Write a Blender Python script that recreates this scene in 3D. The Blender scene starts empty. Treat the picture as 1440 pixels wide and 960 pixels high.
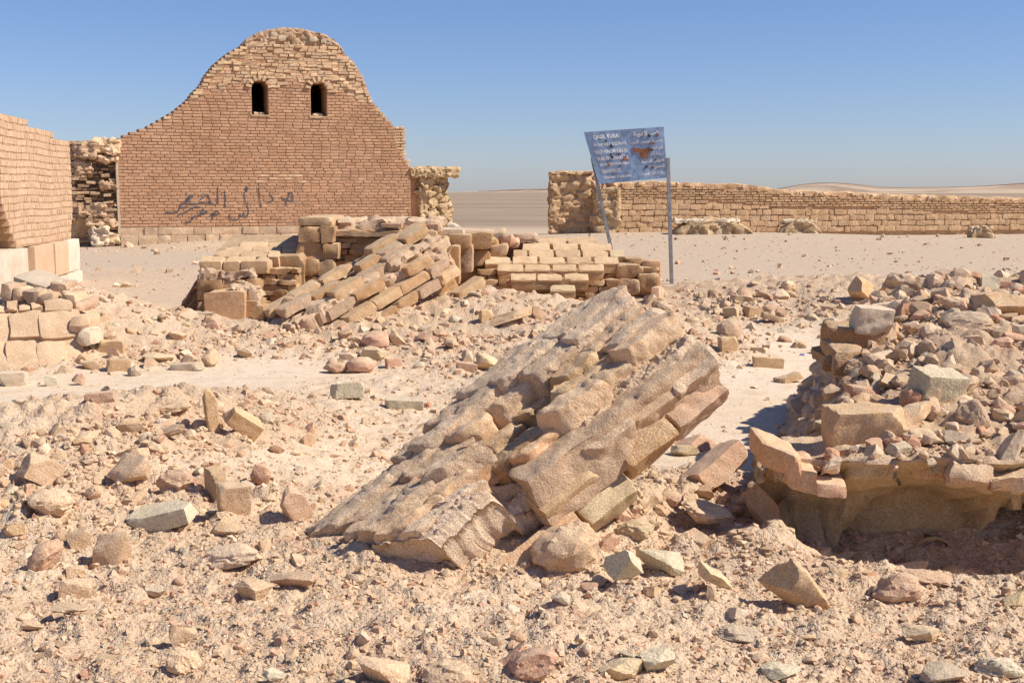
import bpy, bmesh, math, random
import numpy as np
from mathutils import Vector, Matrix

SC = bpy.context.scene
COL = SC.collection
R = math.radians

# ---------------------------------------------------------------- camera, light, exposure
CAM_H = 1.75
F_PX = 1738.0                      # focal length in photograph pixels (1440 wide)
PITCH = math.atan(210.0 / F_PX)
cam_data = bpy.data.cameras.new('camera')
cam_data.sensor_width = 36.0
cam_data.lens = 36.0 * F_PX / 1440.0
cam_data.clip_start = 0.05
cam_data.clip_end = 20000.0
cam = bpy.data.objects.new('camera', cam_data)
cam.location = (0, 0, CAM_H)
cam.rotation_euler = (math.pi / 2 - PITCH, 0, 0)
COL.objects.link(cam)
SC.camera = cam

SUN_EL, SUN_AZ = 47.0, 10.0        # azimuth measured from +X towards the camera (-Y)
sun_vec = Vector((math.cos(R(SUN_EL)) * math.cos(R(SUN_AZ)), -math.cos(R(SUN_EL)) * math.sin(R(SUN_AZ)), math.sin(R(SUN_EL))))
sun_data = bpy.data.lights.new('sun', 'SUN')
sun_data.energy = 3.7
sun_data.angle = R(0.53)
sun_data.color = (1.0, 0.925, 0.81)
sun = bpy.data.objects.new('sun', sun_data)
sun.rotation_euler = sun_vec.to_track_quat('Z', 'Y').to_euler()
sun.location = (30, -5, 40)
COL.objects.link(sun)

world = bpy.data.worlds.new('World')
SC.world = world
world.use_nodes = True
wn = world.node_tree
bg = wn.nodes['Background']
sky = wn.nodes.new('ShaderNodeTexSky')
sky.sky_type = 'NISHITA'
sky.sun_disc = False
sky.sun_elevation = R(SUN_EL)
sky.sun_rotation = math.atan2(sun_vec.x, sun_vec.y)
sky.altitude = 600.0
sky.air_density = 1.0
sky.dust_density = 0.5
sky.ozone_density = 8.0
tone = wn.nodes.new('ShaderNodeMix')
tone.data_type, tone.blend_type = 'RGBA', 'MULTIPLY'
tone.inputs[0].default_value = 1.0
tone.inputs[7].default_value = (1.02, 0.935, 1.03, 1.0)
wn.links.new(sky.outputs[0], tone.inputs[6])
wn.links.new(tone.outputs[2], bg.inputs[0])
bg.inputs[1].default_value = 0.070

SC.view_settings.view_transform = 'Standard'
SC.view_settings.look = 'None'
SC.view_settings.exposure = 0.72
SC.view_settings.gamma = 1.0
SC.view_settings.use_curve_mapping = False

# ---------------------------------------------------------------- maths helpers
rng = np.random.default_rng(7)
rnd = random.Random(11)
_f = np.array([0, math.cos(PITCH), -math.sin(PITCH)])
_u = np.array([0, math.sin(PITCH), math.cos(PITCH)])
_r = np.array([1.0, 0, 0])
EYE = np.array([0, 0, CAM_H])


def ray(px, py):
    return _f + _r * ((px - 720.0) / F_PX) + _u * ((480.0 - py) / F_PX)


def at(px, py, Y):
    d = ray(px, py)
    return EYE + d * (Y / d[1])


def gnd(px, py, z=0.0):
    d = ray(px, py)
    return EYE + d * ((z - CAM_H) / d[2])


def hit_plane(px, py, P, N):
    d = ray(px, py)
    return EYE + d * (np.dot(np.asarray(P) - EYE, N) / np.dot(d, N))


def project(p):
    q = np.asarray(p, float) - EYE
    dep = q @ _f
    return 720 + F_PX * (q @ _r) / dep, 480 - F_PX * (q @ _u) / dep, dep


def _hash(ix, iy, iz, seed):
    with np.errstate(over='ignore'):
        h = ix.astype(np.uint32) * np.uint32(374761393) + iy.astype(np.uint32) * np.uint32(668265263) \
            + iz.astype(np.uint32) * np.uint32(2246822519) + np.uint32((seed * 3266489917) & 0xffffffff)
        h = (h ^ (h >> np.uint32(13))) * np.uint32(1274126177)
        h = (h ^ (h >> np.uint32(15))) * np.uint32(2654435761)
        h = h ^ (h >> np.uint32(16))
    return h.astype(np.float32) * np.float32(1 / 4294967295.0)


def vnoise(p, seed=0):
    p = np.asarray(p, np.float64)
    i = np.floor(p).astype(np.int64)
    f = (p - i).astype(np.float32)
    w = f * f * f * (f * (f * 6 - 15) + 10)
    out = 0
    for dx in (0, 1):
        wx = w[:, 0] if dx else 1 - w[:, 0]
        for dy in (0, 1):
            wy = w[:, 1] if dy else 1 - w[:, 1]
            for dz in (0, 1):
                wz = w[:, 2] if dz else 1 - w[:, 2]
                out = out + wx * wy * wz * _hash(i[:, 0] + dx, i[:, 1] + dy, i[:, 2] + dz, seed)
    return out * 2 - 1


def fbm(p, freq, octv=4, seed=0, gain=0.5):
    p = np.asarray(p, np.float64)
    if p.shape[1] == 2:
        p = np.column_stack([p, np.full(len(p), 0.37)])
    s, a, t = 0, 1.0, 0.0
    for k in range(octv):
        s = s + a * vnoise(p * freq + 17.3 * k, seed + k)
        t += a
        a *= gain
        freq *= 2.03
    return s / t


def cells(p, freq, seed=0):
    """F1 distance and a random number of the nearest cell of a jittered lattice."""
    q = np.asarray(p, np.float64) * freq
    i = np.floor(q).astype(np.int64)
    best = np.full(len(q), 9.0)
    second = np.full(len(q), 9.0)
    val = np.zeros(len(q))
    for dx in (-1, 0, 1):
        for dy in (-1, 0, 1):
            for dz in (-1, 0, 1):
                jx, jy, jz = i[:, 0] + dx, i[:, 1] + dy, i[:, 2] + dz
                cx = jx + _hash(jx, jy, jz, seed)
                cy = jy + _hash(jx, jy, jz, seed + 1)
                cz = jz + _hash(jx, jy, jz, seed + 2)
                d = (q[:, 0] - cx) ** 2 + (q[:, 1] - cy) ** 2 + (q[:, 2] - cz) ** 2
                m = d < best
                second = np.where(m, best, np.minimum(second, d))
                best = np.where(m, d, best)
                val = np.where(m, _hash(jx, jy, jz, seed + 3), val)
    return np.sqrt(best), np.sqrt(second) - np.sqrt(best), val


def sstep(a, b, x):
    t = np.clip((x - a) / (b - a), 0, 1)
    return t * t * (3 - 2 * t)


# ---------------------------------------------------------------- materials
def node(nt, kind, **kw):
    n = nt.nodes.new(kind)
    for k, v in kw.items():
        setattr(n, k, v)
    return n


def mixc(nt, fac, a, b, mode='MIX'):
    n = node(nt, 'ShaderNodeMix', data_type='RGBA', blend_type=mode)
    for s, v in ((n.inputs[0], fac), (n.inputs[6], a), (n.inputs[7], b)):
        if hasattr(v, 'is_linked') or isinstance(v, bpy.types.NodeSocket):
            nt.links.new(v, s)
        elif isinstance(v, (int, float)):
            s.default_value = v
        else:
            s.default_value = (*v, 1.0)
    return n.outputs[2]


def ramp01(nt, src, a, b, lo=0.0, hi=1.0):
    n = node(nt, 'ShaderNodeMapRange')
    n.inputs[1].default_value, n.inputs[2].default_value = a, b
    n.inputs[3].default_value, n.inputs[4].default_value = lo, hi
    nt.links.new(src, n.inputs[0])
    return n.outputs[0]


def noise(nt, vec, scale, detail=4.0, rough=0.55):
    n = node(nt, 'ShaderNodeTexNoise')
    n.inputs['Scale'].default_value = scale
    n.inputs['Detail'].default_value = detail
    n.inputs['Roughness'].default_value = rough
    nt.links.new(vec, n.inputs['Vector'])
    return n.outputs[0]


def earth(name, base, alt=None, spot=None, s_big=1.3, s_mid=14.0, s_fine=110.0, bump=0.5, bdist=0.006,
          speck=0.35, rand=0.12, pebble=0.0, tint=None, stain=None, dust=0.0):
    """Dry earth, brick or stone: colours mixed by noise, fine grain, bumps. World position drives it."""
    m = bpy.data.materials.new(name)
    m.use_nodes = True
    nt = m.node_tree
    bs = nt.nodes['Principled BSDF']
    bs.inputs['Roughness'].default_value = 0.95
    bs.inputs['Specular IOR Level'].default_value = 0.12
    geo = node(nt, 'ShaderNodeNewGeometry')
    pos = geo.outputs['Position']
    alt = alt or tuple(c * 0.78 for c in base)
    spot = spot or tuple(min(1, c * 1.22) for c in base)
    n1 = noise(nt, pos, s_big, 6)
    n2 = noise(nt, pos, s_mid, 5, 0.6)
    n3 = noise(nt, pos, s_fine, 3, 0.7)
    c = mixc(nt, ramp01(nt, n1, 0.38, 0.66), base, alt)
    c = mixc(nt, ramp01(nt, n2, 0.46, 0.72, 0, 0.75), c, spot)
    if stain is not None:
        n4 = noise(nt, pos, s_mid * 0.35, 4, 0.65)
        c = mixc(nt, ramp01(nt, n4, 0.56, 0.70, 0, 0.7), c, stain)
    if dust:
        # pale dust that has settled on the upward faces
        sx = node(nt, 'ShaderNodeSeparateXYZ')
        nt.links.new(geo.outputs['True Normal'], sx.inputs[0])
        up = ramp01(nt, sx.outputs[2], 0.35, 0.92, 0.0, dust)
        dm = node(nt, 'ShaderNodeMath', operation='MULTIPLY')
        nt.links.new(up, dm.inputs[0])
        nt.links.new(ramp01(nt, n2, 0.30, 0.62, 0.35, 1.0), dm.inputs[1])
        c = mixc(nt, dm.outputs[0], c, (0.60, 0.455, 0.30))
    v = ramp01(nt, n3, 0.28, 0.72, 1 - speck, 1 + speck)
    hs = node(nt, 'ShaderNodeHueSaturation')
    nt.links.new(c, hs.inputs['Color'])
    oi = node(nt, 'ShaderNodeObjectInfo')
    val = ramp01(nt, oi.outputs['Random'], 0, 1, 1 - rand, 1 + rand)
    mul = node(nt, 'ShaderNodeMath', operation='MULTIPLY')
    nt.links.new(v, mul.inputs[0])
    nt.links.new(val, mul.inputs[1])
    at_ = node(nt, 'ShaderNodeAttribute', attribute_name='tint')
    add = node(nt, 'ShaderNodeMath', operation='ADD')
    nt.links.new(at_.outputs['Fac'], add.inputs[0])
    add.inputs[1].default_value = 1.0
    mul2 = node(nt, 'ShaderNodeMath', operation='MULTIPLY')
    nt.links.new(mul.outputs[0], mul2.inputs[0])
    nt.links.new(add.outputs[0], mul2.inputs[1])
    nt.links.new(mul2.outputs[0], hs.inputs['Value'])
    out = hs.outputs[0]
    nt.links.new(out, bs.inputs['Base Color'])
    # relief
    h = node(nt, 'ShaderNodeMath', operation='MULTIPLY_ADD')
    nt.links.new(n3, h.inputs[0])
    h.inputs[1].default_value = 0.6
    nt.links.new(n2, h.inputs[2])
    hh = h.outputs[0]
    if pebble > 0:
        vo = node(nt, 'ShaderNodeTexVoronoi')
        vo.inputs['Scale'].default_value = pebble
        nt.links.new(pos, vo.inputs['Vector'])
        h2 = node(nt, 'ShaderNodeMath', operation='MULTIPLY_ADD')
        nt.links.new(vo.outputs['Distance'], h2.inputs[0])
        h2.inputs[1].default_value = -0.35
        nt.links.new(hh, h2.inputs[2])
        hh = h2.outputs[0]
    b = node(nt, 'ShaderNodeBump')
    b.inputs['Strength'].default_value = bump
    b.inputs['Distance'].default_value = bdist
    nt.links.new(hh, b.inputs['Height'])
    nt.links.new(b.outputs[0], bs.inputs['Normal'])
    return m


def flat(name, colr, rough=0.6, metal=0.0, grain=0.0):
    m = bpy.data.materials.new(name)
    m.use_nodes = True
    nt = m.node_tree
    bs = nt.nodes['Principled BSDF']
    bs.inputs['Roughness'].default_value = rough
    bs.inputs['Metallic'].default_value = metal
    geo = node(nt, 'ShaderNodeNewGeometry')
    n = noise(nt, geo.outputs['Position'], 9.0, 6, 0.65)
    c = mixc(nt, ramp01(nt, n, 0.35, 0.68), tuple(x * (1 - grain) for x in colr), tuple(min(1, x * (1 + grain)) for x in colr))
    nt.links.new(c, bs.inputs['Base Color'])
    return m


M = {}
M['facade_brick'] = earth('facade_brick', (0.53, 0.315, 0.19), (0.475, 0.275, 0.155), (0.59, 0.385, 0.245), s_big=0.5, s_mid=3, s_fine=30, rand=0.06, bdist=0.012, speck=0.16)
M['facade_joint'] = earth('facade_joint', (0.42, 0.245, 0.14), s_fine=30, bdist=0.02)
M['core_brick'] = earth('core_brick', (0.66, 0.465, 0.285), (0.59, 0.395, 0.235), (0.71, 0.54, 0.36), s_big=0.8, s_mid=5, s_fine=30, rand=0.08, bdist=0.03, speck=0.25)
M['core_joint'] = earth('core_joint', (0.40, 0.27, 0.17), s_fine=30, bdist=0.03)
M['pier'] = earth('pier', (0.47, 0.315, 0.195), (0.40, 0.26, 0.16), (0.56, 0.41, 0.275), s_big=1.2, s_mid=4, s_fine=25, bdist=0.04, bump=0.8)
M['pale_masonry'] = earth('pale_masonry', (0.56, 0.39, 0.22), (0.46, 0.31, 0.16), (0.66, 0.52, 0.36), s_big=0.9, s_mid=4, s_fine=30, bdist=0.04, bump=0.8)
M['wall_brick'] = earth('wall_brick', (0.575, 0.39, 0.25), (0.57, 0.37, 0.235), (0.63, 0.455, 0.315), s_big=0.6, s_mid=6, s_fine=60, rand=0.06, bdist=0.008, speck=0.18)
M['wall_joint'] = earth('wall_joint', (0.50, 0.335, 0.205), s_fine=60)
M['limestone'] = earth('limestone', (0.64, 0.55, 0.43), (0.58, 0.45, 0.33), (0.68, 0.61, 0.50), s_big=1.4, s_mid=6, s_fine=80, bdist=0.01)
M['found'] = earth('found', (0.58, 0.42, 0.275), (0.52, 0.355, 0.22), (0.64, 0.50, 0.35), s_big=0.8, s_mid=4, s_fine=30, bdist=0.02)
M['encl_stone'] = earth('encl_stone', (0.570, 0.375, 0.214), (0.503, 0.318, 0.171), (0.627, 0.446, 0.275), s_big=0.5, s_mid=2.5, s_fine=14, rand=0.09, bdist=0.03, bump=0.7)
M['encl_joint'] = earth('encl_joint', (0.50, 0.32, 0.18), s_fine=15, bdist=0.03)
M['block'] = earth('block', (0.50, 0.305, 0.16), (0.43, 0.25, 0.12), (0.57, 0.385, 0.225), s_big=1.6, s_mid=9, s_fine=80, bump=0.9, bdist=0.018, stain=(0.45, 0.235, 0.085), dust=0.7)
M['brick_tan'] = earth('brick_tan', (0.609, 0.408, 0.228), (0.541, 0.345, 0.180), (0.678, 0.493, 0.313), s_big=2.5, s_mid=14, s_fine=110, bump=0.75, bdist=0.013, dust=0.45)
M['tan'] = earth('tan', (0.650, 0.448, 0.280), (0.582, 0.386, 0.230), (0.717, 0.532, 0.358), s_big=4, s_mid=16, s_fine=120, bump=0.75, bdist=0.013, stain=(0.560, 0.353, 0.190), dust=0.55)
M['pink'] = earth('pink', (0.633, 0.409, 0.269), (0.582, 0.347, 0.218), (0.683, 0.504, 0.347), s_big=4, s_mid=16, s_fine=130, bump=0.75, bdist=0.013, dust=0.6)
M['red'] = earth('red', (0.605, 0.358, 0.235), (0.549, 0.302, 0.190), (0.672, 0.459, 0.314), s_big=5, s_mid=16, s_fine=110, bump=0.75, bdist=0.013, dust=0.55)
M['green'] = earth('green', (0.571, 0.493, 0.342), (0.515, 0.437, 0.291), (0.638, 0.560, 0.409), s_big=4, s_mid=18, s_fine=110, bump=0.75, bdist=0.013, pebble=60, dust=0.5)
M['grey'] = earth('grey', (0.560, 0.442, 0.314), (0.482, 0.375, 0.263), (0.627, 0.515, 0.381), s_big=4, s_mid=18, s_fine=130, bump=0.75, bdist=0.013, pebble=45, dust=0.6)
M['pale'] = earth('pale', (0.64, 0.51, 0.36), (0.59, 0.45, 0.305), (0.68, 0.57, 0.43), s_big=4, s_mid=18, s_fine=150, bump=0.9, bdist=0.012)
M['yellow'] = earth('yellow', (0.638, 0.482, 0.286), (0.571, 0.420, 0.235), (0.694, 0.549, 0.370), s_big=4, s_mid=18, s_fine=110, bump=0.75, bdist=0.013, dust=0.6)
M['orange'] = earth('orange', (0.616, 0.370, 0.202), (0.538, 0.314, 0.168), (0.683, 0.482, 0.302), s_big=4, s_mid=14, s_fine=110, bump=0.75, bdist=0.013, dust=0.6)
M['mortar'] = earth('mortar', (0.677, 0.499, 0.341), (0.588, 0.410, 0.263), (0.724, 0.578, 0.430), s_big=2.6, s_mid=30, s_fine=140, bump=0.8, bdist=0.016, speck=0.5, stain=(0.578, 0.378, 0.221), dust=0.3)
M['ruin_rubble'] = earth('ruin_rubble', (0.572, 0.398, 0.260), (0.498, 0.329, 0.207), (0.636, 0.472, 0.329), s_big=1.8, s_mid=22, s_fine=130, bump=0.85, bdist=0.018, pebble=0, speck=0.4, dust=0.5)
M['plaster'] = earth('plaster', (0.50, 0.355, 0.20), (0.42, 0.285, 0.155), (0.56, 0.42, 0.26), s_big=3, s_mid=9, s_fine=90, bump=0.9, bdist=0.016, stain=(0.44, 0.27, 0.13))
M['steel'] = flat('steel', (0.34, 0.33, 0.32), 0.55, 0.4, 0.25)
M['sign_blue'] = flat('sign_blue', (0.235, 0.33, 0.48), 0.6, 0.0, 0.32)
M['sign_white'] = flat('sign_white', (0.72, 0.74, 0.76), 0.6, 0.0, 0.2)
M['rust'] = flat('rust', (0.28, 0.12, 0.06), 0.9, 0.0, 0.5)
M['hole'] = flat('hole', (0.03, 0.03, 0.035), 0.9, 0.0, 0.3)
M['paint'] = flat('paint', (0.075, 0.085, 0.105), 0.8, 0.0, 0.35)


def pebble_material():
    m = bpy.data.materials.new('pebbles')
    m.use_nodes = True
    nt = m.node_tree
    bs = nt.nodes['Principled BSDF']
    bs.inputs['Roughness'].default_value = 0.95
    bs.inputs['Specular IOR Level'].default_value = 0.1
    a = node(nt, 'ShaderNodeAttribute', attribute_name='col')
    geo = node(nt, 'ShaderNodeNewGeometry')
    n = noise(nt, geo.outputs['Position'], 90, 4, 0.7)
    hs = node(nt, 'ShaderNodeHueSaturation')
    nt.links.new(a.outputs['Color'], hs.inputs['Color'])
    nt.links.new(ramp01(nt, n, 0.3, 0.7, 0.75, 1.22), hs.inputs['Value'])
    nt.links.new(hs.outputs[0], bs.inputs['Base Color'])
    b = node(nt, 'ShaderNodeBump')
    b.inputs['Strength'].default_value = 0.7
    b.inputs['Distance'].default_value = 0.006
    nt.links.new(n, b.inputs['Height'])
    nt.links.new(b.outputs[0], bs.inputs['Normal'])
    return m


M['pebbles'] = pebble_material()


def ground_material():
    m = bpy.data.materials.new('ground')
    m.use_nodes = True
    nt = m.node_tree
    bs = nt.nodes['Principled BSDF']
    bs.inputs['Roughness'].default_value = 0.97
    bs.inputs['Specular IOR Level'].default_value = 0.08
    geo = node(nt, 'ShaderNodeNewGeometry')
    pos = geo.outputs['Position']
    n1 = noise(nt, pos, 0.55, 6)
    n2 = noise(nt, pos, 5.0, 6, 0.62)
    n3 = noise(nt, pos, 55.0, 4, 0.7)
    n4 = noise(nt, pos, 170.0, 3, 0.7)
    vo = node(nt, 'ShaderNodeTexVoronoi')
    vo.inputs['Scale'].default_value = 48.0
    nt.links.new(pos, vo.inputs['Vector'])
    vo2 = node(nt, 'ShaderNodeTexVoronoi')
    vo2.inputs['Scale'].default_value = 125.0
    nt.links.new(pos, vo2.inputs['Vector'])
    rub = node(nt, 'ShaderNodeAttribute', attribute_name='rub').outputs['Fac']
    plain = node(nt, 'ShaderNodeAttribute', attribute_name='plain').outputs['Fac']
    path = mixc(nt, ramp01(nt, n1, 0.40, 0.62), (0.66, 0.535, 0.40), (0.64, 0.505, 0.36))
    path = mixc(nt, ramp01(nt, n2, 0.48, 0.70, 0, 0.7), path, (0.54, 0.395, 0.255))
    sy = node(nt, 'ShaderNodeSeparateXYZ')
    nt.links.new(pos, sy.inputs[0])
    path = mixc(nt, ramp01(nt, sy.outputs[1], 15.5, 20.0), path, mixc(nt, ramp01(nt, n2, 0.42, 0.66), (0.52, 0.405, 0.295), (0.44, 0.335, 0.24)))
    # sparse darker pebbles on the gravel
    dark = node(nt, 'ShaderNodeTexVoronoi')
    dark.inputs['Scale'].default_value = 9.0
    nt.links.new(pos, dark.inputs['Vector'])
    path = mixc(nt, ramp01(nt, dark.outputs['Distance'], 0.10, 0.16, 0.55, 0.0), path, (0.25, 0.195, 0.155))
    dirt = mixc(nt, ramp01(nt, n1, 0.38, 0.64), (0.56, 0.405, 0.265), (0.60, 0.45, 0.31))
    dirt = mixc(nt, ramp01(nt, n2, 0.48, 0.72, 0, 0.8), dirt, (0.55, 0.36, 0.235))
    dirt = mixc(nt, ramp01(nt, n3, 0.50, 0.75, 0, 0.6), dirt, (0.63, 0.485, 0.345))
    n6 = noise(nt, pos, 1.7, 6, 0.7)
    dirt = mixc(nt, ramp01(nt, n6, 0.585, 0.66, 0, 0.8), dirt, (0.52, 0.325, 0.215))
    dirt = mixc(nt, ramp01(nt, n6, 0.40, 0.33, 0, 0.7), dirt, (0.61, 0.49, 0.36))
    c = mixc(nt, rub, path, dirt)
    # far gravel desert
    sc = node(nt, 'ShaderNodeVectorMath', operation='MULTIPLY')
    sc.inputs[1].default_value = (0.004, 0.03, 0.0)
    nt.links.new(pos, sc.inputs[0])
    ns = noise(nt, sc.outputs[0], 1.0, 7, 0.65)
    sc2 = node(nt, 'ShaderNodeVectorMath', operation='MULTIPLY')
    sc2.inputs[1].default_value = (0.05, 0.11, 0.0)
    nt.links.new(pos, sc2.inputs[0])
    nf = noise(nt, sc2.outputs[0], 1.0, 8, 0.75)
    av = node(nt, 'ShaderNodeMath', operation='MULTIPLY_ADD')
    nt.links.new(nf, av.inputs[0])
    av.inputs[1].default_value = 0.5
    hf = node(nt, 'ShaderNodeMath', operation='MULTIPLY')
    nt.links.new(ns, hf.inputs[0])
    hf.inputs[1].default_value = 0.5
    nt.links.new(hf.outputs[0], av.inputs[2])
    ns = av.outputs[0]
    far = mixc(nt, ramp01(nt, ns, 0.42, 0.58), (0.245, 0.18, 0.125), (0.38, 0.29, 0.205))
    c = mixc(nt, plain, c, far)
    hs = node(nt, 'ShaderNodeHueSaturation')
    nt.links.new(c, hs.inputs['Color'])
    sp = node(nt, 'ShaderNodeMath', operation='MULTIPLY')
    nt.links.new(ramp01(nt, n4, 0.28, 0.72, 0.78, 1.2), sp.inputs[0])
    nt.links.new(ramp01(nt, vo.outputs['Color'], 0.0, 1.0, 0.9, 1.12), sp.inputs[1])
    nt.links.new(sp.outputs[0], hs.inputs['Value'])
    nt.links.new(hs.outputs[0], bs.inputs['Base Color'])
    h = node(nt, 'ShaderNodeMath', operation='MULTIPLY_ADD')
    nt.links.new(vo.outputs['Distance'], h.inputs[0])
    h.inputs[1].default_value = -1.0
    nt.links.new(n3, h.inputs[2])
    h2 = node(nt, 'ShaderNodeMath', operation='MULTIPLY_ADD')
    nt.links.new(vo2.outputs['Distance'], h2.inputs[0])
    h2.inputs[1].default_value = -0.45
    nt.links.new(h.outputs[0], h2.inputs[2])
    b = node(nt, 'ShaderNodeBump')
    b.inputs['Distance'].default_value = 0.012
    nt.links.new(ramp01(nt, rub, 0, 1, 0.28, 0.85), b.inputs['Strength'])
    nt.links.new(h2.outputs[0], b.inputs['Height'])
    nt.links.new(b.outputs[0], bs.inputs['Normal'])
    return m


M['ground'] = ground_material()


def hill_material():
    m = bpy.data.materials.new('hill')
    m.use_nodes = True
    nt = m.node_tree
    bs = nt.nodes['Principled BSDF']
    bs.inputs['Roughness'].default_value = 1.0
    bs.inputs['Specular IOR Level'].default_value = 0.0
    geo = node(nt, 'ShaderNodeNewGeometry')
    pos = geo.outputs['Position']
    n = noise(nt, pos, 0.006, 7, 0.6)
    cap = node(nt, 'ShaderNodeAttribute', attribute_name='cap').outputs['Fac']
    low = mixc(nt, ramp01(nt, n, 0.44, 0.58), (0.48, 0.375, 0.275), (0.31, 0.23, 0.17))
    c = mixc(nt, cap, low, (0.20, 0.14, 0.105))
    nt.links.new(c, bs.inputs['Base Color'])
    return m


M['hill'] = hill_material()

# ---------------------------------------------------------------- object helpers


def tag(o, label=None, cat=None, group=None, kind=None):
    if label:
        o['label'] = label
    if cat:
        o['category'] = cat
    if group:
        o['group'] = group
    if kind:
        o['kind'] = kind
    return o


def empty(name, loc, label, cat, group=None):
    o = bpy.data.objects.new(name, None)
    o.empty_display_size = 0.2
    o.location = tuple(loc)
    COL.objects.link(o)
    return tag(o, label, cat, group)


def np_mesh(name, V, Q=None, T=None, mat=None, smooth=True, attrs=None, sharp=None):
    """Mesh from numpy quads and/or triangles."""
    me = bpy.data.meshes.new(name)
    V = np.asarray(V, np.float32)
    loops, starts, tot = [], [], 0
    if Q is not None and len(Q):
        Q = np.asarray(Q, np.int32)
        loops.append(Q.ravel())
        starts.append(tot + 4 * np.arange(len(Q), dtype=np.int32))
        tot += 4 * len(Q)
    if T is not None and len(T):
        T = np.asarray(T, np.int32)
        loops.append(T.ravel())
        starts.append(tot + 3 * np.arange(len(T), dtype=np.int32))
        tot += 3 * len(T)
    loops = np.concatenate(loops)
    starts = np.concatenate(starts).astype(np.int32)
    me.vertices.add(len(V))
    me.vertices.foreach_set('co', V.ravel())
    me.loops.add(len(loops))
    me.loops.foreach_set('vertex_index', loops)
    me.polygons.add(len(starts))
    me.polygons.foreach_set('loop_start', starts)
    me.update(calc_edges=True)
    me.polygons.foreach_set('use_smooth', np.full(len(starts), bool(smooth)))
    for k, v in (attrs or {}).items():
        v = np.asarray(v, np.float32)
        if v.ndim == 2:
            a = me.attributes.new(k, 'FLOAT_COLOR', 'POINT')
            a.data.foreach_set('color', np.column_stack([v, np.ones(len(v))]).astype(np.float32).ravel())
        else:
            a = me.attributes.new(k, 'FLOAT', 'POINT')
            a.data.foreach_set('value', v)
    if sharp:
        me.set_sharp_from_angle(angle=R(sharp))
    if mat:
        me.materials.append(mat)
    me.update()
    return me


def link(name, me, parent=None, mw=None):
    """Link one mesh object; world-space meshes keep their place under a parent that has a location."""
    o = bpy.data.objects.new(name, me)
    COL.objects.link(o)
    if parent is not None:
        o.parent = parent
        o.matrix_parent_inverse = PINV(parent)
    if mw is not None:
        o.matrix_basis = mw
    return o


def PINV(p):
    m = Matrix.Identity(4)
    chain = []
    while p is not None:
        chain.append(p)
        p = p.parent
    for q in reversed(chain):
        m = m @ (q.matrix_parent_inverse if q.parent else Matrix.Identity(4)) @ q.matrix_basis
    return m.inverted()


_boxcache = {}


def box_topology(nx, ny, nz):
    key = (nx, ny, nz)
    if key in _boxcache:
        return _boxcache[key]
    idx, V, Q = {}, [], []

    def vid(i, j, k):
        t = (i, j, k)
        if t not in idx:
            idx[t] = len(V)
            V.append((i / nx, j / ny, k / nz))
        return idx[t]
    for i in range(nx):
        for j in range(ny):
            Q.append((vid(i, j, 0), vid(i, j + 1, 0), vid(i + 1, j + 1, 0), vid(i + 1, j, 0)))
            Q.append((vid(i, j, nz), vid(i + 1, j, nz), vid(i + 1, j + 1, nz), vid(i, j + 1, nz)))
    for i in range(nx):
        for k in range(nz):
            Q.append((vid(i, 0, k), vid(i + 1, 0, k), vid(i + 1, 0, k + 1), vid(i, 0, k + 1)))
            Q.append((vid(i, ny, k), vid(i, ny, k + 1), vid(i + 1, ny, k + 1), vid(i + 1, ny, k)))
    for j in range(ny):
        for k in range(nz):
            Q.append((vid(0, j, k), vid(0, j, k + 1), vid(0, j + 1, k + 1), vid(0, j + 1, k)))
            Q.append((vid(nx, j, k), vid(nx, j + 1, k), vid(nx, j + 1, k + 1), vid(nx, j, k + 1)))
    _boxcache[key] = (np.array(V), np.array(Q))
    return _boxcache[key]


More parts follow.
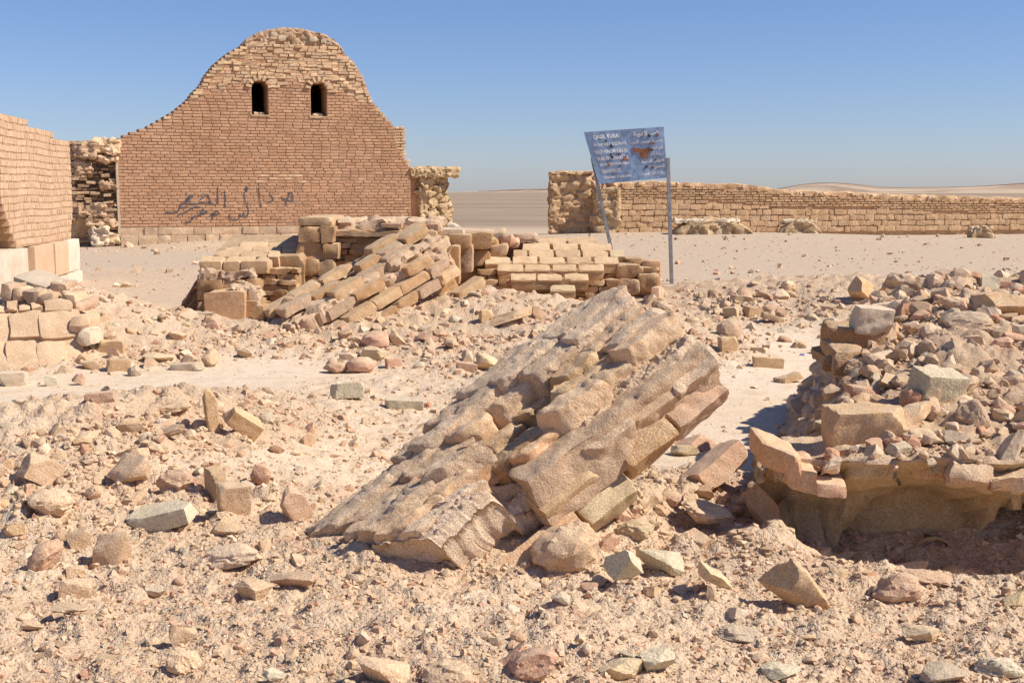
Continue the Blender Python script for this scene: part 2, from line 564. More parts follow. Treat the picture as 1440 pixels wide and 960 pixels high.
def obox_mesh(name, o, a, b, c, step=0.08, rough=0.02, freq=3.0, rnd_r=0.03, mat=None, seed=0, blocky=0.0,
              bfreq=3.0, chips=0, smooth=True, octv=4, maxn=60, shape=None, sharp=34, grit=0.0):
    """Rough box spanned by three vectors: rounded arrises, noise, stone-like lumps, knocked-off corners."""
    o, a, b, c = (np.asarray(t, float) for t in (o, a, b, c))
    L = np.array([np.linalg.norm(a), np.linalg.norm(b), np.linalg.norm(c)])
    n = [int(np.clip(round(l / step), 1, maxn)) for l in L]
    P, Q = box_topology(*n)
    hs = L / 2
    q = (P * 2 - 1) * hs
    r = min(rnd_r, hs.min() * 0.9)
    inner = np.clip(q, -(hs - r), hs - r)
    d = q - inner
    ln = np.linalg.norm(d, axis=1)
    nrm = d / np.maximum(ln, 1e-9)[:, None]
    q = inner + nrm * r
    ax = np.column_stack([a / L[0], b / L[1], c / L[2]])
    if chips:
        rr = np.random.default_rng(seed + 900)
        for k in range(chips):
            pn = np.sign(rr.normal(size=3)) * rr.uniform(0.25, 1, 3)
            pn /= np.linalg.norm(pn)
            dd = float(hs @ np.abs(pn)) - r * 0.5 - min(0.08, 2 * hs.min() * 0.8) * rr.uniform(0.12, 0.5 if hs.min() < 0.2 else 0.9)
            over = q @ pn - dd
            q = q - np.clip(over, 0, None)[:, None] * pn
    W = o + (a + b + c) / 2 + q @ ax.T
    wn_ = nrm @ ax.T
    if rough:
        W = W + wn_ * (rough * fbm(W, freq, octv, seed))[:, None]
        W = W + 0.5 * rough * np.column_stack([fbm(W + 31, freq, 2, seed + 5), fbm(W + 57, freq, 2, seed + 6), fbm(W + 83, freq, 2, seed + 7)])
    if blocky:
        f1, gap, val = cells(W * np.array([1, 1, 1.5]), bfreq, seed)
        W = W + wn_ * (blocky * ((val - 0.45) * 1.3 - 0.7 * (1 - sstep(0.0, 0.16, gap))))[:, None]
    if grit:
        f1, gap, val = cells(W, 34, seed + 3)
        W = W + wn_ * (grit * (0.8 * fbm(W, 14, 3, seed + 4) + val * sstep(0.6, 0.1, f1)))[:, None]
    if shape is not None:
        W = shape(W, P)
    if np.dot(np.cross(a, b), c) < 0:
        Q = Q[:, ::-1]
    return np_mesh(name, W, Q=Q, mat=mat, smooth=smooth, sharp=sharp)


def obox(name, o, a, b, c, parent=None, **kw):
    return link(name, obox_mesh(name, o, a, b, c, **kw), parent)


# unit brick: x along, y depth (front at -0.5), z up, chamfered front; 9 quads
def brick_unit(ch=0.14, seed=0):
    rr = np.random.default_rng(seed)
    j = lambda: rr.uniform(-0.035, 0.035)
    V = []
    for (x, z) in ((-.5, -.5), (.5, -.5), (.5, .5), (-.5, .5)):
        V.append((x, .5, z))
    for (x, z) in ((-.5, -.5), (.5, -.5), (.5, .5), (-.5, .5)):
        V.append((x + j(), -.32 + j(), z + j()))
    for (x, z) in ((-.5, -.5), (.5, -.5), (.5, .5), (-.5, .5)):
        V.append((x * (1 - ch * 0.5) + j(), -.5 + j() * 1.5, z * (1 - ch * 1.6) + j()))
    Q = []
    for k in range(4):
        n = (k + 1) % 4
        Q.append((k, n, 4 + n, 4 + k))
        Q.append((4 + k, 4 + n, 8 + n, 8 + k))
    Q.append((8, 9, 10, 11))
    return np.array(V, float), np.array(Q)


BRICK_UNITS = [brick_unit(seed=s) for s in range(8)]


def lay_bricks(parent, boxes, mat, name='brick', stuff_name='brickwork', nmax=300, tint_amp=0.13):
    """boxes: list of (centre, U*len, N*depth (outward), V*height). The largest nmax become parts, the rest one stuff part."""
    size = []
    for (c, u, n, v) in boxes:
        size.append(np.linalg.norm(u) * np.linalg.norm(v) / max(1.0, c[1]) ** 2)
    order = np.argsort(-np.array(size), kind='stable')
    meshes = []
    for k, (V, Q) in enumerate(BRICK_UNITS):
        meshes.append(np_mesh(name, V, Q=Q, mat=mat, smooth=False))
    for i in order[:nmax]:
        c, u, n, v = boxes[i]
        mw = Matrix(((u[0], -n[0], v[0], c[0]), (u[1], -n[1], v[1], c[1]), (u[2], -n[2], v[2], c[2]), (0, 0, 0, 1)))
        link(name, meshes[rnd.randrange(len(meshes))], parent, mw)
    rest = order[nmax:]
    if len(rest):
        VV, QQ, TT = [], [], []
        off = 0
        for i in rest:
            c, u, n, v = boxes[i]
            V, Q = BRICK_UNITS[rnd.randrange(len(BRICK_UNITS))]
            W = np.asarray(c) + V[:, :1] * np.asarray(u) - V[:, 1:2] * np.asarray(n) + V[:, 2:] * np.asarray(v)
            VV.append(W)
            QQ.append(Q + off)
            TT.append(np.full(len(V), rnd.uniform(-tint_amp, tint_amp)))
            off += len(V)
        me = np_mesh(stuff_name, np.concatenate(VV), Q=np.concatenate(QQ), mat=mat, smooth=False, attrs={'tint': np.concatenate(TT)})
        tag(link(stuff_name, me, parent), kind='stuff')


def tube(name, p0, p1, r, mat, parent=None, n=12, square=False):
    p0, p1 = Vector(p0), Vector(p1)
    bm = bmesh.new()
    d = p1 - p0
    bmesh.ops.create_cone(bm, cap_ends=True, segments=4 if square else n, radius1=r, radius2=r, depth=d.length)
    me = bpy.data.meshes.new(name)
    if square:
        bmesh.ops.rotate(bm, verts=bm.verts, cent=(0, 0, 0), matrix=Matrix.Rotation(R(45), 3, 'Z'))
        bmesh.ops.bevel(bm, geom=bm.edges[:], offset=r * 0.12, segments=2, affect='EDGES')
    bm.to_mesh(me)
    bm.free()
    me.materials.append(mat)
    o = link(name, me, parent, Matrix.Translation((p0 + p1) / 2) @ d.to_track_quat('Z', 'Y').to_matrix().to_4x4())
    return o


# ---------------------------------------------------------------- terrain
# (centre x, y, radius x, radius y, height, turn)
def mnd(px, py, rx, ry, h, turn=0.0):
    p = gnd(px, py)
    return (p[0], p[1], rx, ry, h, turn)


MOUNDS = [
    (-2.45, 8.2, 0.95, 1.8, 0.36, -0.25),
    (-1.7, 7.2, 0.8, 0.9, 0.10, 0.0),
    (-3.0, 6.6, 1.0, 1.0, 0.10, 0.0),
    (-1.3, 6.4, 1.0, 0.7, 0.06, 0.0),
    (-0.2, 4.5, 1.1, 0.6, 0.10, 0.0),
    (-0.75, 15.4, 1.55, 1.6, 0.46, 0.0),
    (0.4, 15.2, 1.0, 1.4, 0.14, 0.0),
    (-2.2, 13.6, 1.0, 0.8, 0.10, 0.0),
    (-4.3, 14.2, 1.3, 1.2, 0.30, 0.0),
    (-5.2, 13.5, 1.1, 1.0, 0.60, 0.0),
    (-3.2, 14.0, 0.9, 0.8, 0.10, 0.0),
    (-1.75, 14.7, 0.8, 0.7, 0.22, 0.0),
    (3.2, 18.0, 2.4, 2.6, 0.36, 0.0),
    (6.2, 16.5, 2.6, 2.6, 0.50, 0.0),
    (1.6, 13.9, 1.0, 1.6, 0.22, 0.0),
    (0.42, 6.25, 0.48, 0.42, 0.30, 0.3),
    (0.15, 5.75, 0.35, 0.25, 0.10, 0.0),
    (1.0, 7.0, 0.5, 0.6, 0.10, 0.0),
    (2.45, 6.02, 0.9, 0.34, -0.22, 0.0),
    (5.6, 47.0, 6.0, 3.5, 0.22, 0.0),
    (12.0, 45.5, 5.0, 2.5, 0.15, 0.0),
    (-9.5, 39.2, 2.2, 1.0, 0.22, 0.0),
    (-5.5, 40.6, 2.2, 1.0, 0.26, 0.0),
    (-2.2, 41.6, 1.6, 1.2, 0.30, 0.0),
    (1.22, 5.80, 0.30, 0.26, 0.16, 0.0),
    (-3.1, 7.4, 0.9, 0.8, 0.14, 0.0),
    (-0.75, 5.7, 0.55, 0.35, 0.09, 0.0),
]
RUBS = [
    (-2.35, 8.2, 1.15, 1.9, 1.0, -0.25), (-3.1, 6.6, 1.3, 1.2, 1.0, 0), (-1.4, 15.0, 2.9, 2.3, 1.0, 0.1), (-0.2, 13.6, 1.7, 2.2, 0.9, 0),
    (-4.4, 13.9, 1.9, 1.9, 0.9, 0), (3.2, 17.6, 2.9, 3.0, 1.0, 0), (6.2, 16.5, 3.2, 3.0, 1.0, 0), (1.6, 14.0, 1.2, 2.2, 0.9, 0),
    (0.6, 6.7, 1.0, 0.9, 1.0, 0), (1.2, 6.6, 0.9, 1.0, 1.0, 0), (-0.7, 9.3, 1.4, 2.6, 0.55, 0), (-5.4, 12.6, 1.0, 1.2, 0.8, 0),
    (-9.0, 26.5, 2.5, 2.5, 0.5, 0), (-6.5, 38.5, 5.0, 1.6, 0.5, 0),
]


def blob_sum(x, y, lst, power=2.0):
    s = 0
    for (cx, cy, rx, ry, h, t) in lst:
        ct, st = math.cos(t), math.sin(t)
        dx, dy = x - cx, y - cy
        u, v = (dx * ct + dy * st) / rx, (-dx * st + dy * ct) / ry
        s = s + h * np.exp(-(u * u + v * v))
    return s


def rub_mask(x, y):
    s = 0
    for (cx, cy, rx, ry, h, t) in RUBS:
        ct, st = math.cos(t), math.sin(t)
        dx, dy = x - cx, y - cy
        u, v = (dx * ct + dy * st) / rx, (-dx * st + dy * ct) / ry
        s = np.maximum(s, h * (1 - sstep(0.75, 1.25, np.sqrt(u * u + v * v))))
    near = 1 - sstep(6.4, 7.3, y + 0.25 * np.sin(x * 1.7))
    return np.clip(np.maximum(s, near * 0.92), 0, 1)


def base_z(x, y):
    return blob_sum(x, y, MOUNDS)


def ground_z(x, y, fine=True):
    x, y = np.asarray(x, float), np.asarray(y, float)
    z = base_z(x, y)
    rub = rub_mask(x, y)
    P = np.column_stack([x, y])
    close = 1 - sstep(22, 34, y)
    z = z + (0.012 + 0.055 * rub) * close * fbm(P, 1.5, 3, 3)
    if fine:
        f = fbm(P, 7.0, 4, 21, 0.6)
        z = z + (0.004 + 0.055 * rub) * close * (f + 0.35 * np.abs(f))
        m = (rub > 0.05) & (y < 22)
        if m.any():
            f1, gap, val = cells(np.column_stack([P[m], np.zeros(m.sum())]), 11.0, 5)
            zz = rub[m] * 0.045 * np.clip(val - 0.4, 0, 1) * sstep(0.55, 0.15, f1)
            f1, gap, val = cells(np.column_stack([P[m], np.zeros(m.sum())]), 5.0, 15)
            zz = zz + rub[m] * 0.11 * np.clip(val - 0.5, 0, 1) * sstep(0.6, 0.2, f1 + 0.25 * f[m])
            f1, gap, val = cells(np.column_stack([P[m], np.zeros(m.sum())]), 27.0, 8)
            zz = zz + rub[m] * 0.010 * np.clip(val - 0.2, 0, 1) * sstep(0.6, 0.1, f1)
            z = z.copy()
            z[m] += zz
    z = z + sstep(60, 400, y) * 0.0
    return z


def gz(x, y):
    return float(ground_z(np.array([x]), np.array([y]))[0])


def build_ground():
    ys = np.concatenate([np.linspace(-40, 2.6, 14)[:-1], np.geomspace(2.6, 24, 560), np.geomspace(24, 64, 90)[1:], np.geomspace(64, 9000, 60)[1:]])
    s_mid = np.linspace(-1, 1, 600)
    s_out = np.linspace(0, 1, 14)[1:]
    rows = []
    for y in ys:
        w = 0.47 * max(y, 3.0) + 0.35
        out = w + (s_out ** 2) * (45 + 1.3 * max(y, 0))
        rows.append(np.concatenate([-out[::-1], s_mid * w, out]))
    X = np.array(rows)
    Y = np.repeat(ys[:, None], X.shape[1], 1)
    x, y = X.ravel(), Y.ravel()
    z = ground_z(x, y)
    nc = X.shape[1]
    idx = np.arange(len(x)).reshape(X.shape)
    Q = np.stack([idx[:-1, :-1], idx[:-1, 1:], idx[1:, 1:], idx[1:, :-1]], -1).reshape(-1, 4)
    edge = fbm(np.column_stack([x, y]), 0.15, 3, 44)
    plain = sstep(56, 66, y + 4 * edge)
    rub = np.clip(rub_mask(x, y) + 0.25 * fbm(np.column_stack([x, y]), 1.1, 3, 9) * sstep(40, 20, y), 0, 1)
    me = np_mesh('ground', np.column_stack([x, y, z]), Q=Q, mat=M['ground'], attrs={'rub': rub, 'plain': plain})
    tag(link('ground', me), kind='structure')


build_ground()


def build_hills():
    def ridge(name, Y, px0, px1, tops, depth, cap_at):
        xs = np.linspace(px0, px1, 240)
        tx = [t[0] for t in tops]
        ty = [t[1] for t in tops]
        prof = np.interp(xs, tx, ty)
        k = np.ones(13) / 13
        prof = np.convolve(np.pad(prof, 6, mode='edge'), k, 'valid')
        h = (270 - prof) / F_PX * Y
        h = np.clip(h, 0, None)
        wx = (xs - 720) / F_PX * Y
        ts = np.linspace(0, 1, 30)
        V, cap = [], []
        for t in ts:
            sh = math.sin(t * math.pi) ** 0.8 if 0 < t < 1 else 0
            P = np.column_stack([wx * (1 + t * depth / Y), np.full(len(wx), Y + t * depth)])
            nz = fbm(P, 0.012, 4, 6)
            hz = h * sh * (1 + 0.25 * nz * (1 - sh))
            V.append(np.column_stack([P, hz - (1 - sh) * 3]))
            cap.append(sstep(cap_at, cap_at + 0.14, hz / np.maximum(h, 1) + 0.12 * fbm(P, 0.02, 3, 2)) * (h > 0.35 * h.max()))
        V = np.concatenate(V)
        n = len(xs)
        idx = np.arange(len(V)).reshape(len(ts), n)
        Q = np.stack([idx[:-1, :-1], idx[:-1, 1:], idx[1:, 1:], idx[1:, :-1]], -1).reshape(-1, 4)
        tag(link(name, np_mesh(name, V, Q=Q, mat=M['hill'], attrs={'cap': np.concatenate(cap)})), kind='structure')
    ridge('hills', 2600, 980, 1900, [(980, 272), (1060, 268), (1100, 262), (1125, 255.5), (1150, 253), (1185, 254), (1220, 259), (1250, 262), (1290, 261), (1360, 260),
                                     (1400, 257), (1440, 253.5), (1500, 250), (1600, 254), (1900, 268)], 900, 0.80)
    ridge('hills', 3600, 300, 1100, [(300, 268), (500, 268), (640, 269), (690, 267.5), (720, 265), (760, 264), (830, 264.5), (950, 266), (1100, 270)], 1400, 0.62)
    ridge('hills', 1900, 1150, 2000, [(1150, 271), (1220, 268), (1290, 267), (1340, 265), (1400, 262), (1440, 260), (1600, 258), (2000, 266)], 500, 2.0)


build_hills()

# ---------------------------------------------------------------- vaulted hall with the two windows
UP = np.array([0, 0, 1.0])


class Face:
    """A vertical wall face: u along, v up, outward normal n."""

    def __init__(self, pL, pR):
        pL, pR = np.array([pL[0], pL[1], 0.0]), np.array([pR[0], pR[1], 0.0])
        self.O = pL
        self.len = np.linalg.norm(pR - pL)
        self.U = (pR - pL) / self.len
        self.N = np.cross(self.U, UP)
        if np.dot(self.N, EYE - pL) < 0:
            self.N = -self.N

    def uv(self, px, py):
        p = hit_plane(px, py, self.O, self.N)
        return float(np.dot(p - self.O, self.U)), float(p[2])

    def P(self, u, v, w=0.0):
        return self.O + self.U * u + UP * v + self.N * w


def row_boxes(face, segs, v, h, w0, depth, blen, gap, out, jit=0.006, off=0.0, lenvar=0.1):
    """Bricks of one course over the given u segments."""
    for (a, b) in segs:
        u = a - off * blen
        while u < b - 0.03:
            L = blen * (1 + rnd.uniform(-lenvar, lenvar))
            s, e = max(u, a), min(u + L, b)
            if e - s > 0.05:
                c = face.P((s + e) / 2, v + h / 2 + rnd.uniform(-jit, jit) * 0.5, w0 - depth / 2 + rnd.uniform(-jit, jit))
                tw = rnd.uniform(-0.02, 0.02) * min(1.0, jit / 0.006)
                uu = face.U * (e - s - gap) + face.N * tw * (e - s)
                out.append((c, uu, face.N * depth, UP * (h - gap) + face.U * rnd.uniform(-0.04, 0.04) * h))
            u += L


def cut(segs, holes):
    for (a, b) in holes:
        new = []
        for (s, e) in segs:
            if b <= s or a >= e:
                new.append((s, e))
            else:
                if a > s:
                    new.append((s, a))
                if b < e:
                    new.append((b, e))
        segs = new
    return [(s, e) for (s, e) in segs if e - s > 0.04]


HF = Face(at(170, 343, 39.9), at(578, 336, 43.4))
hall = empty('vaulted_hall', HF.P(HF.len / 2, 0), 'ruined brick hall with a rounded gable, two dark arched windows and scrawled graffiti', 'ruined building')


def build_hall():
    T = [(170, 193), (184, 187), (205, 180), (221, 171), (242, 159), (263, 142), (271, 131), (282, 121), (289, 107), (301, 92), (319, 77), (346, 62)]
    TR = [(578, 300), (577, 236), (558, 206), (556, 182), (548, 170), (536, 157), (523, 142), (512, 112), (498, 88), (477, 68), (470, 66)]
    Luv = np.array([HF.uv(*p) for p in T])
    Ruv = np.array([HF.uv(*p) for p in TR])

    def bounds(v):
        ul = 0.0 if v <= Luv[0, 1] else float(np.interp(v, Luv[:, 1], Luv[:, 0]))
        ur = float(np.interp(v, Ruv[:, 1], Ruv[:, 0]))
        return ul, ur
    wins = []
    for (x0, x1, yt, yb) in ((354.5, 377.5, 113, 161), (437.5, 460, 115, 163)):
        a, b = HF.uv(x0, yb), HF.uv(x1, yb)
        t = HF.uv((x0 + x1) / 2, yt)
        wins.append((a[0], b[0], a[1], t[1]))

    def holes(v):
        out = []
        for (a, b, s, t) in wins:
            r = (b - a) / 2
            if s < v < t:
                k = v - (t - r)
                half = r if k <= 0 else math.sqrt(max(0, r * r - k * k))
                out.append(((a + b) / 2 - half, (a + b) / 2 + half))
        return out
    v0 = HF.uv(200, 343)[1] - 0.25
    v_f1, v_f2 = HF.uv(240, 330)[1], HF.uv(240, 319)[1]
    vtop = Luv[-1, 1]
    # line between neat brick and rough core
    B = np.array([HF.uv(*p) for p in [(170, 196), (240, 161), (266, 141), (300, 130), (345, 121), (385, 119), (430, 119), (470, 127), (500, 139), (530, 156), (556, 180), (578, 190)]])

    def is_core(u, v):
        return v > float(np.interp(u, B[:, 0], B[:, 1])) + 0.12 * math.sin(u * 7.0)
    h = 0.1012
    core_boxes, bricks, rough, core2 = [], [], [], []
    v, k = v_f2, 0
    while v < vtop:
        ul, ur = bounds(v + h / 2)
        segs = cut([(ul, ur)], holes(v + h / 2))
        for (a, b) in segs:
            mid = HF.P((a + b) / 2, v + h / 2, -0.02 - 0.42)
            core_boxes.append((mid, HF.U * (b - a), HF.N * 0.84, UP * (h * 1.002)))
        nm = 0
        tmp = []
        row_boxes(HF, segs, v, h, 0.0, 0.10, 0.302, 0.020, tmp, 0.006, off=(k % 2) * 0.5 + 0.1 * rnd.random())
        for bx in tmp:
            d = bx[0] - HF.O
            u = float(d @ HF.U)
            if is_core(u, v):
                continue
            bricks.append(bx)
        # rough pale core courses above
        lo = None
        tmp = []
        for (a, b) in segs:
            u = a
            while u < b - 0.04:
                L = rnd.uniform(0.18, 0.38)
                e = min(u + L, b)
                if is_core((u + e) / 2, v) and rnd.random() > 0.06:
                    pr = rnd.uniform(-0.02, 0.045)
                    c = HF.P((u + e) / 2 + rnd.uniform(-0.01, 0.01), v + h / 2 + rnd.uniform(-0.012, 0.012), pr - 0.11)
                    hh = h * rnd.uniform(0.86, 1.05)
                    rough.append((c, HF.U * (e - u - rnd.uniform(0, 0.03)) + HF.N * rnd.uniform(-0.03, 0.03), HF.N * 0.22, UP * hh + HF.U * rnd.uniform(-0.02, 0.02)))
                u = e
        v += h
        k += 1
    # mortar core behind (one mesh)
    VV, QQ, off = [], [], 0
    for (c, u, n, w) in core_boxes:
        V, Q = BRICK_UNITS[0]
        V = V.copy()
        V[4:8] = V[:4] * [1, -1, 1] * 1.0
        V[8:, 1] = -0.5
        V[8:, 0] = np.sign(V[8:, 0]) * 0.5
        V[8:, 2] = np.sign(V[8:, 2]) * 0.5
        V[4:8, 1] = -0.3
        VV.append(c + V[:, :1] * u - V[:, 1:2] * n + V[:, 2:] * w)
        QQ.append(Q + off)
        off += len(V)
    link('wall_core', np_mesh('wall_core', np.concatenate(VV), Q=np.concatenate(QQ), mat=M['facade_joint'], smooth=False), hall)
    lay_bricks(hall, bricks, M['facade_brick'], 'brick', 'brickwork')
    lay_bricks(hall, rough, M['core_brick'], 'core_brick', 'rough_brickwork', nmax=120, tint_amp=0.2)
    obox('foundation_core', HF.P(0.02, v0, -0.6), HF.U * (HF.len - 0.04), HF.N * 0.60, UP * (v_f2 - v0 - 0.005), hall, step=0.2, rough=0.01, mat=M['found'], seed=4, rnd_r=0.01)
    # foundation stones in two courses
    for (va, vb, mt, shade, lo, hi) in ((v0, v_f1, 'found', 0, 0.35, 0.62), (v_f1, v_f2, 'found', 1, 0.40, 0.75)):
        u = 0.0
        while u < HF.len - 0.1:
            L = min(rnd.uniform(lo, hi), HF.len - u)
            pr = 0.09 if shade == 0 else 0.03
            obox('foundation_stone', HF.P(u + 0.003, va, -0.3), HF.U * (L - 0.006), HF.N * (0.3 + pr + rnd.uniform(-0.035, 0.03)), UP * (vb - va + rnd.uniform(-0.03, 0.0)), hall,
                 step=0.09, rough=0.035, freq=4, chips=2, rnd_r=0.02, mat=M['found'], seed=int(u * 97) + shade)
            u += L
    # closed body behind: the vault, so the windows look into a dark room
    outl = []
    for (u, vv) in Luv:
        outl.append((u + 0.12, vv - 0.12))
    for (u, vv) in Ruv[::-1]:
        outl.append((u - 0.12, vv - 0.12))
    outl = [(0.12, -0.2)] + outl + [(HF.len - 0.14, -0.2)]
    n = len(outl)
    ins = []
    cx, cy = HF.len / 2, 2.0
    V = [HF.P(u, vv, -0.86) for (u, vv) in outl] + [HF.P(cx + (u - cx) * 0.72, vv * 0.8, -7.0) for (u, vv) in outl]
    bm = bmesh.new()
    vs = [bm.verts.new(p) for p in V]
    for i in range(n):
        j = (i + 1) % n
        bm.faces.new((vs[i], vs[j], vs[n + j], vs[n + i]))
    bm.faces.new(vs[n:])
    me = bpy.data.meshes.new('vault')
    bm.to_mesh(me)
    bm.free()
    me.materials.append(M['core_joint'])
    link('vault', me, hall)
    # window arches and sills
    for (a, b, s, t) in wins:
        r = (b - a) / 2
        cu, cv = (a + b) / 2, t - r
        nb = 7
        for q in range(nb):
            th = math.pi * (q + 0.5) / nb
            du, dv = math.cos(th), math.sin(th)
            rad = HF.U * du + UP * dv
            tan = -HF.U * dv + UP * du
            c = HF.P(cu, cv, -0.06) + rad * (r + 0.10)
            obox('arch_brick', c - rad * 0.10 - tan * 0.045 - HF.N * 0.1, rad * 0.2, tan * 0.09, HF.N * (0.22 + rnd.uniform(-0.01, 0.03)), hall, step=0.07, rough=0.015, rnd_r=0.02, mat=M['core_brick'], seed=q)
        obox('window_sill', HF.P(a - 0.06, s - 0.07, -0.3), HF.U * (b - a + 0.12), HF.N * 0.33, UP * 0.075, hall, step=0.07, rough=0.02, freq=6, rnd_r=0.015, mat=M['pale_masonry'], seed=5)
        obox('sill_rubble', HF.P(a + 0.1, s, -0.35), HF.U * (b - a - 0.2), HF.N * 0.2, UP * 0.09, hall, step=0.05, rough=0.05, freq=9, rnd_r=0.03, mat=M['grey'], seed=8)
    # rubble crest of the gable
    a, b = HF.uv(338, 76), HF.uv(486, 42.5)

    def arc(W, P):
        W = W.copy()
        k = np.sqrt(np.clip(1 - (2 * P[:, 0] - 1) ** 2, 0.0, 1))
        W[:, 2] = a[1] + (W[:, 2] - a[1]) * (0.06 + 0.94 * k)
        return W
    obox('crest_rubble', HF.P(a[0], a[1], -0.8), HF.U * (b[0] - a[0]), HF.N * 0.70, UP * (b[1] - a[1]), hall, step=0.05, rough=0.06, freq=3.0, rnd_r=0.05, mat=M['pier'], seed=31,
         blocky=0.05, bfreq=4.5, shape=arc, maxn=90)
    for i in range(26):
        t = rnd.uniform(0.08, 0.92)
        u = a[0] + (b[0] - a[0]) * t
        z = a[1] + (b[1] - a[1]) * math.sqrt(1 - (2 * t - 1) ** 2) * rnd.uniform(0.2, 0.95)
        w = rnd.uniform(0.10, 0.26)
        obox('crest_stone', HF.P(u - w / 2, z - w * 0.35, -0.25), HF.U * w, HF.N * rnd.uniform(0.16, 0.22), UP * w * 0.65, hall, step=0.06, rough=0.05, freq=5, rnd_r=0.03, mat=M[rnd.choice(['pier', 'grey', 'core_brick', 'pink'])], seed=400 + i, chips=4)
    # left edge strip with sunlight put into its pale colour, dark broken pier beside it
    obox('lit_edge', HF.P(-0.07, 0.0, -0.3), HF.U * 0.085, HF.N * 0.33, UP * (HF.uv(170, 210)[1]), hall, step=0.06, rough=0.012, freq=6, rnd_r=0.015, mat=M['pale'], seed=4)
    zt = HF.uv(140, 199)[1]
    pL = at(101, 348, 39.3)
    pier_len = float(np.dot(HF.P(0, 0) - np.array([pL[0], pL[1], 0]), HF.U))

    def hollow(W, P):
        d = (W - HF.P(-pier_len / 2, 0)) @ HF.U
        zz = W[:, 2]
        front = sstep(0.3, 0.0, P[:, 1])
        deep = 0.30 * sstep(1.1, 1.5, zz) * sstep(3.0, 2.7, zz) * sstep(-0.75, -0.3, d) + 0.25 * sstep(0.9, 0.2, zz)
        return W - HF.N * (deep * front)[:, None]
    obox('broken_pier', HF.P(-pier_len, -0.2, -0.14), HF.U * (pier_len - 0.06), -HF.N * 1.0, UP * (zt + 0.1), hall, step=0.07, rough=0.10, freq=2.2, rnd_r=0.08, mat=M['pier'], seed=61,
         blocky=0.06, bfreq=4.5, shape=hollow, maxn=90)
    pb = []
    vv = 0.0
    while vv < zt - 0.05:
        u = -pier_len
        while u < -0.08:
            L = rnd.uniform(0.14, 0.38)
            e = min(u + L, -0.06)
            f = (vv - 0.9) / (zt - 0.9)
            hol = 0.30 if (0.15 < f < 0.72 and u > -pier_len * 0.72 and rnd.random() < 0.75) else 0.0
            if vv < 0.75 and u < -pier_len * 0.45:
                hol = 0.35
            pr = rnd.uniform(-0.10, 0.06) - hol
            hh = 0.105 * rnd.uniform(0.75, 1.15)
            if rnd.random() > 0.10:
                pb.append((HF.P((u + e) / 2, vv + 0.05 + rnd.uniform(-0.02, 0.02), pr - 0.12), HF.U * (e - u - 0.015) + HF.N * rnd.uniform(-0.05, 0.05), HF.N * 0.26, UP * hh + HF.U * rnd.uniform(-0.02, 0.02)))
            u = e
        vv += 0.105
    lay_bricks(hall, pb, M['pier'], 'broken_brick', 'broken_brickwork', nmax=80, tint_amp=0.2)
    for i, (x0, y0, x1, y1, dp, mt) in enumerate(((103, 222, 134, 201, .30, 'pier'), (128, 217, 168, 196, .26, 'core_brick'), (135, 228, 166, 219, .22, 'core_brick'), (106, 246, 130, 226, .16, 'pier'),
                                                  (140, 268, 166, 255, .12, 'pier'), (108, 305, 150, 285, .16, 'pier'), (120, 318, 166, 308, .14, 'core_brick'), (128, 346, 152, 318, .35, 'pale'), (150, 342, 170, 326, .18, 'yellow'))):
        a, b = HF.uv(x0, y0), HF.uv(x1, y1)
        obox('pier_block', HF.P(a[0], a[1], -0.5), HF.U * (b[0] - a[0]), HF.N * (0.42 + dp), UP * (b[1] - a[1]), hall, step=0.06, rough=0.09, freq=4, rnd_r=0.07, mat=M[mt], seed=70 + i, blocky=0.07, bfreq=5)
    # right: pale broken stub, shaded recess and the thin upright of bricks above
    a, b = HF.uv(590, 322), HF.uv(645, 238)
    obox('recess_wall', HF.P(HF.len, -0.2, -0.75), HF.U * 0.75, HF.N * 0.4, UP * (b[1] + 0.15), hall, step=0.1, rough=0.03, rnd_r=0.03, mat=M['orange'], seed=3)
    dirn = HF.U * 0.93 - HF.N * 0.37
    obox('wall_stub', HF.P(HF.len + 0.30, -0.2, 0.10), dirn * 1.42, -HF.N * 0.9 - HF.U * 0.1, UP * (b[1] + 0.2), hall, step=0.05, rough=0.13, freq=1.8, rnd_r=0.12, mat=M['pale_masonry'], seed=15, blocky=0.13, bfreq=3.0, maxn=80)
    a2, b2 = HF.uv(577, 247), HF.uv(648, 236)
    obox('stub_coping', HF.P(a2[0], a2[1] - 0.05, -0.5), HF.U * (b2[0] - a2[0]), HF.N * 0.56, UP * (b2[1] - a2[1] + 0.05), hall, step=0.06, rough=0.08, freq=4, rnd_r=0.07, mat=M['pale_masonry'], seed=16, blocky=0.06, bfreq=5)
    up = []
    a3, b3 = HF.uv(557, 236), HF.uv(571.5, 180)
    vv = a3[1]
    i = 0
    while vv < b3[1]:
        w = (b3[0] - a3[0]) + rnd.uniform(-0.03, 0.03) + (0.12 if vv < a3[1] + 0.3 else 0)
        if i % 2:
            up.append((HF.P(a3[0] + w / 4, vv + h / 2, -0.18), HF.U * (w / 2 - 0.02), HF.N * 0.2, UP * (h - 0.02)))
            up.append((HF.P(a3[0] + 3 * w / 4, vv + h / 2, -0.18 + rnd.uniform(-.01, .01)), HF.U * (w / 2 - 0.02), HF.N * 0.2, UP * (h - 0.02)))
        else:
            up.append((HF.P(a3[0] + w / 2, vv + h / 2, -0.18 + rnd.uniform(-.01, .01)), HF.U * (w - 0.01), HF.N * 0.2, UP * (h - 0.02)))
        vv += h
        i += 1
    lay_bricks(hall, up, M['core_brick'], 'pier_brick', 'pier_brickwork', nmax=60)
    obox('upright_core', HF.P(a3[0] - 0.2, a3[1] - 0.1, -0.9), HF.U * (b3[0] - a3[0] + 0.16), HF.N * 0.66, UP * (b3[1] - a3[1] + 0.06), hall, step=0.1, rough=0.03, rnd_r=0.02, mat=M['core_joint'], seed=2)
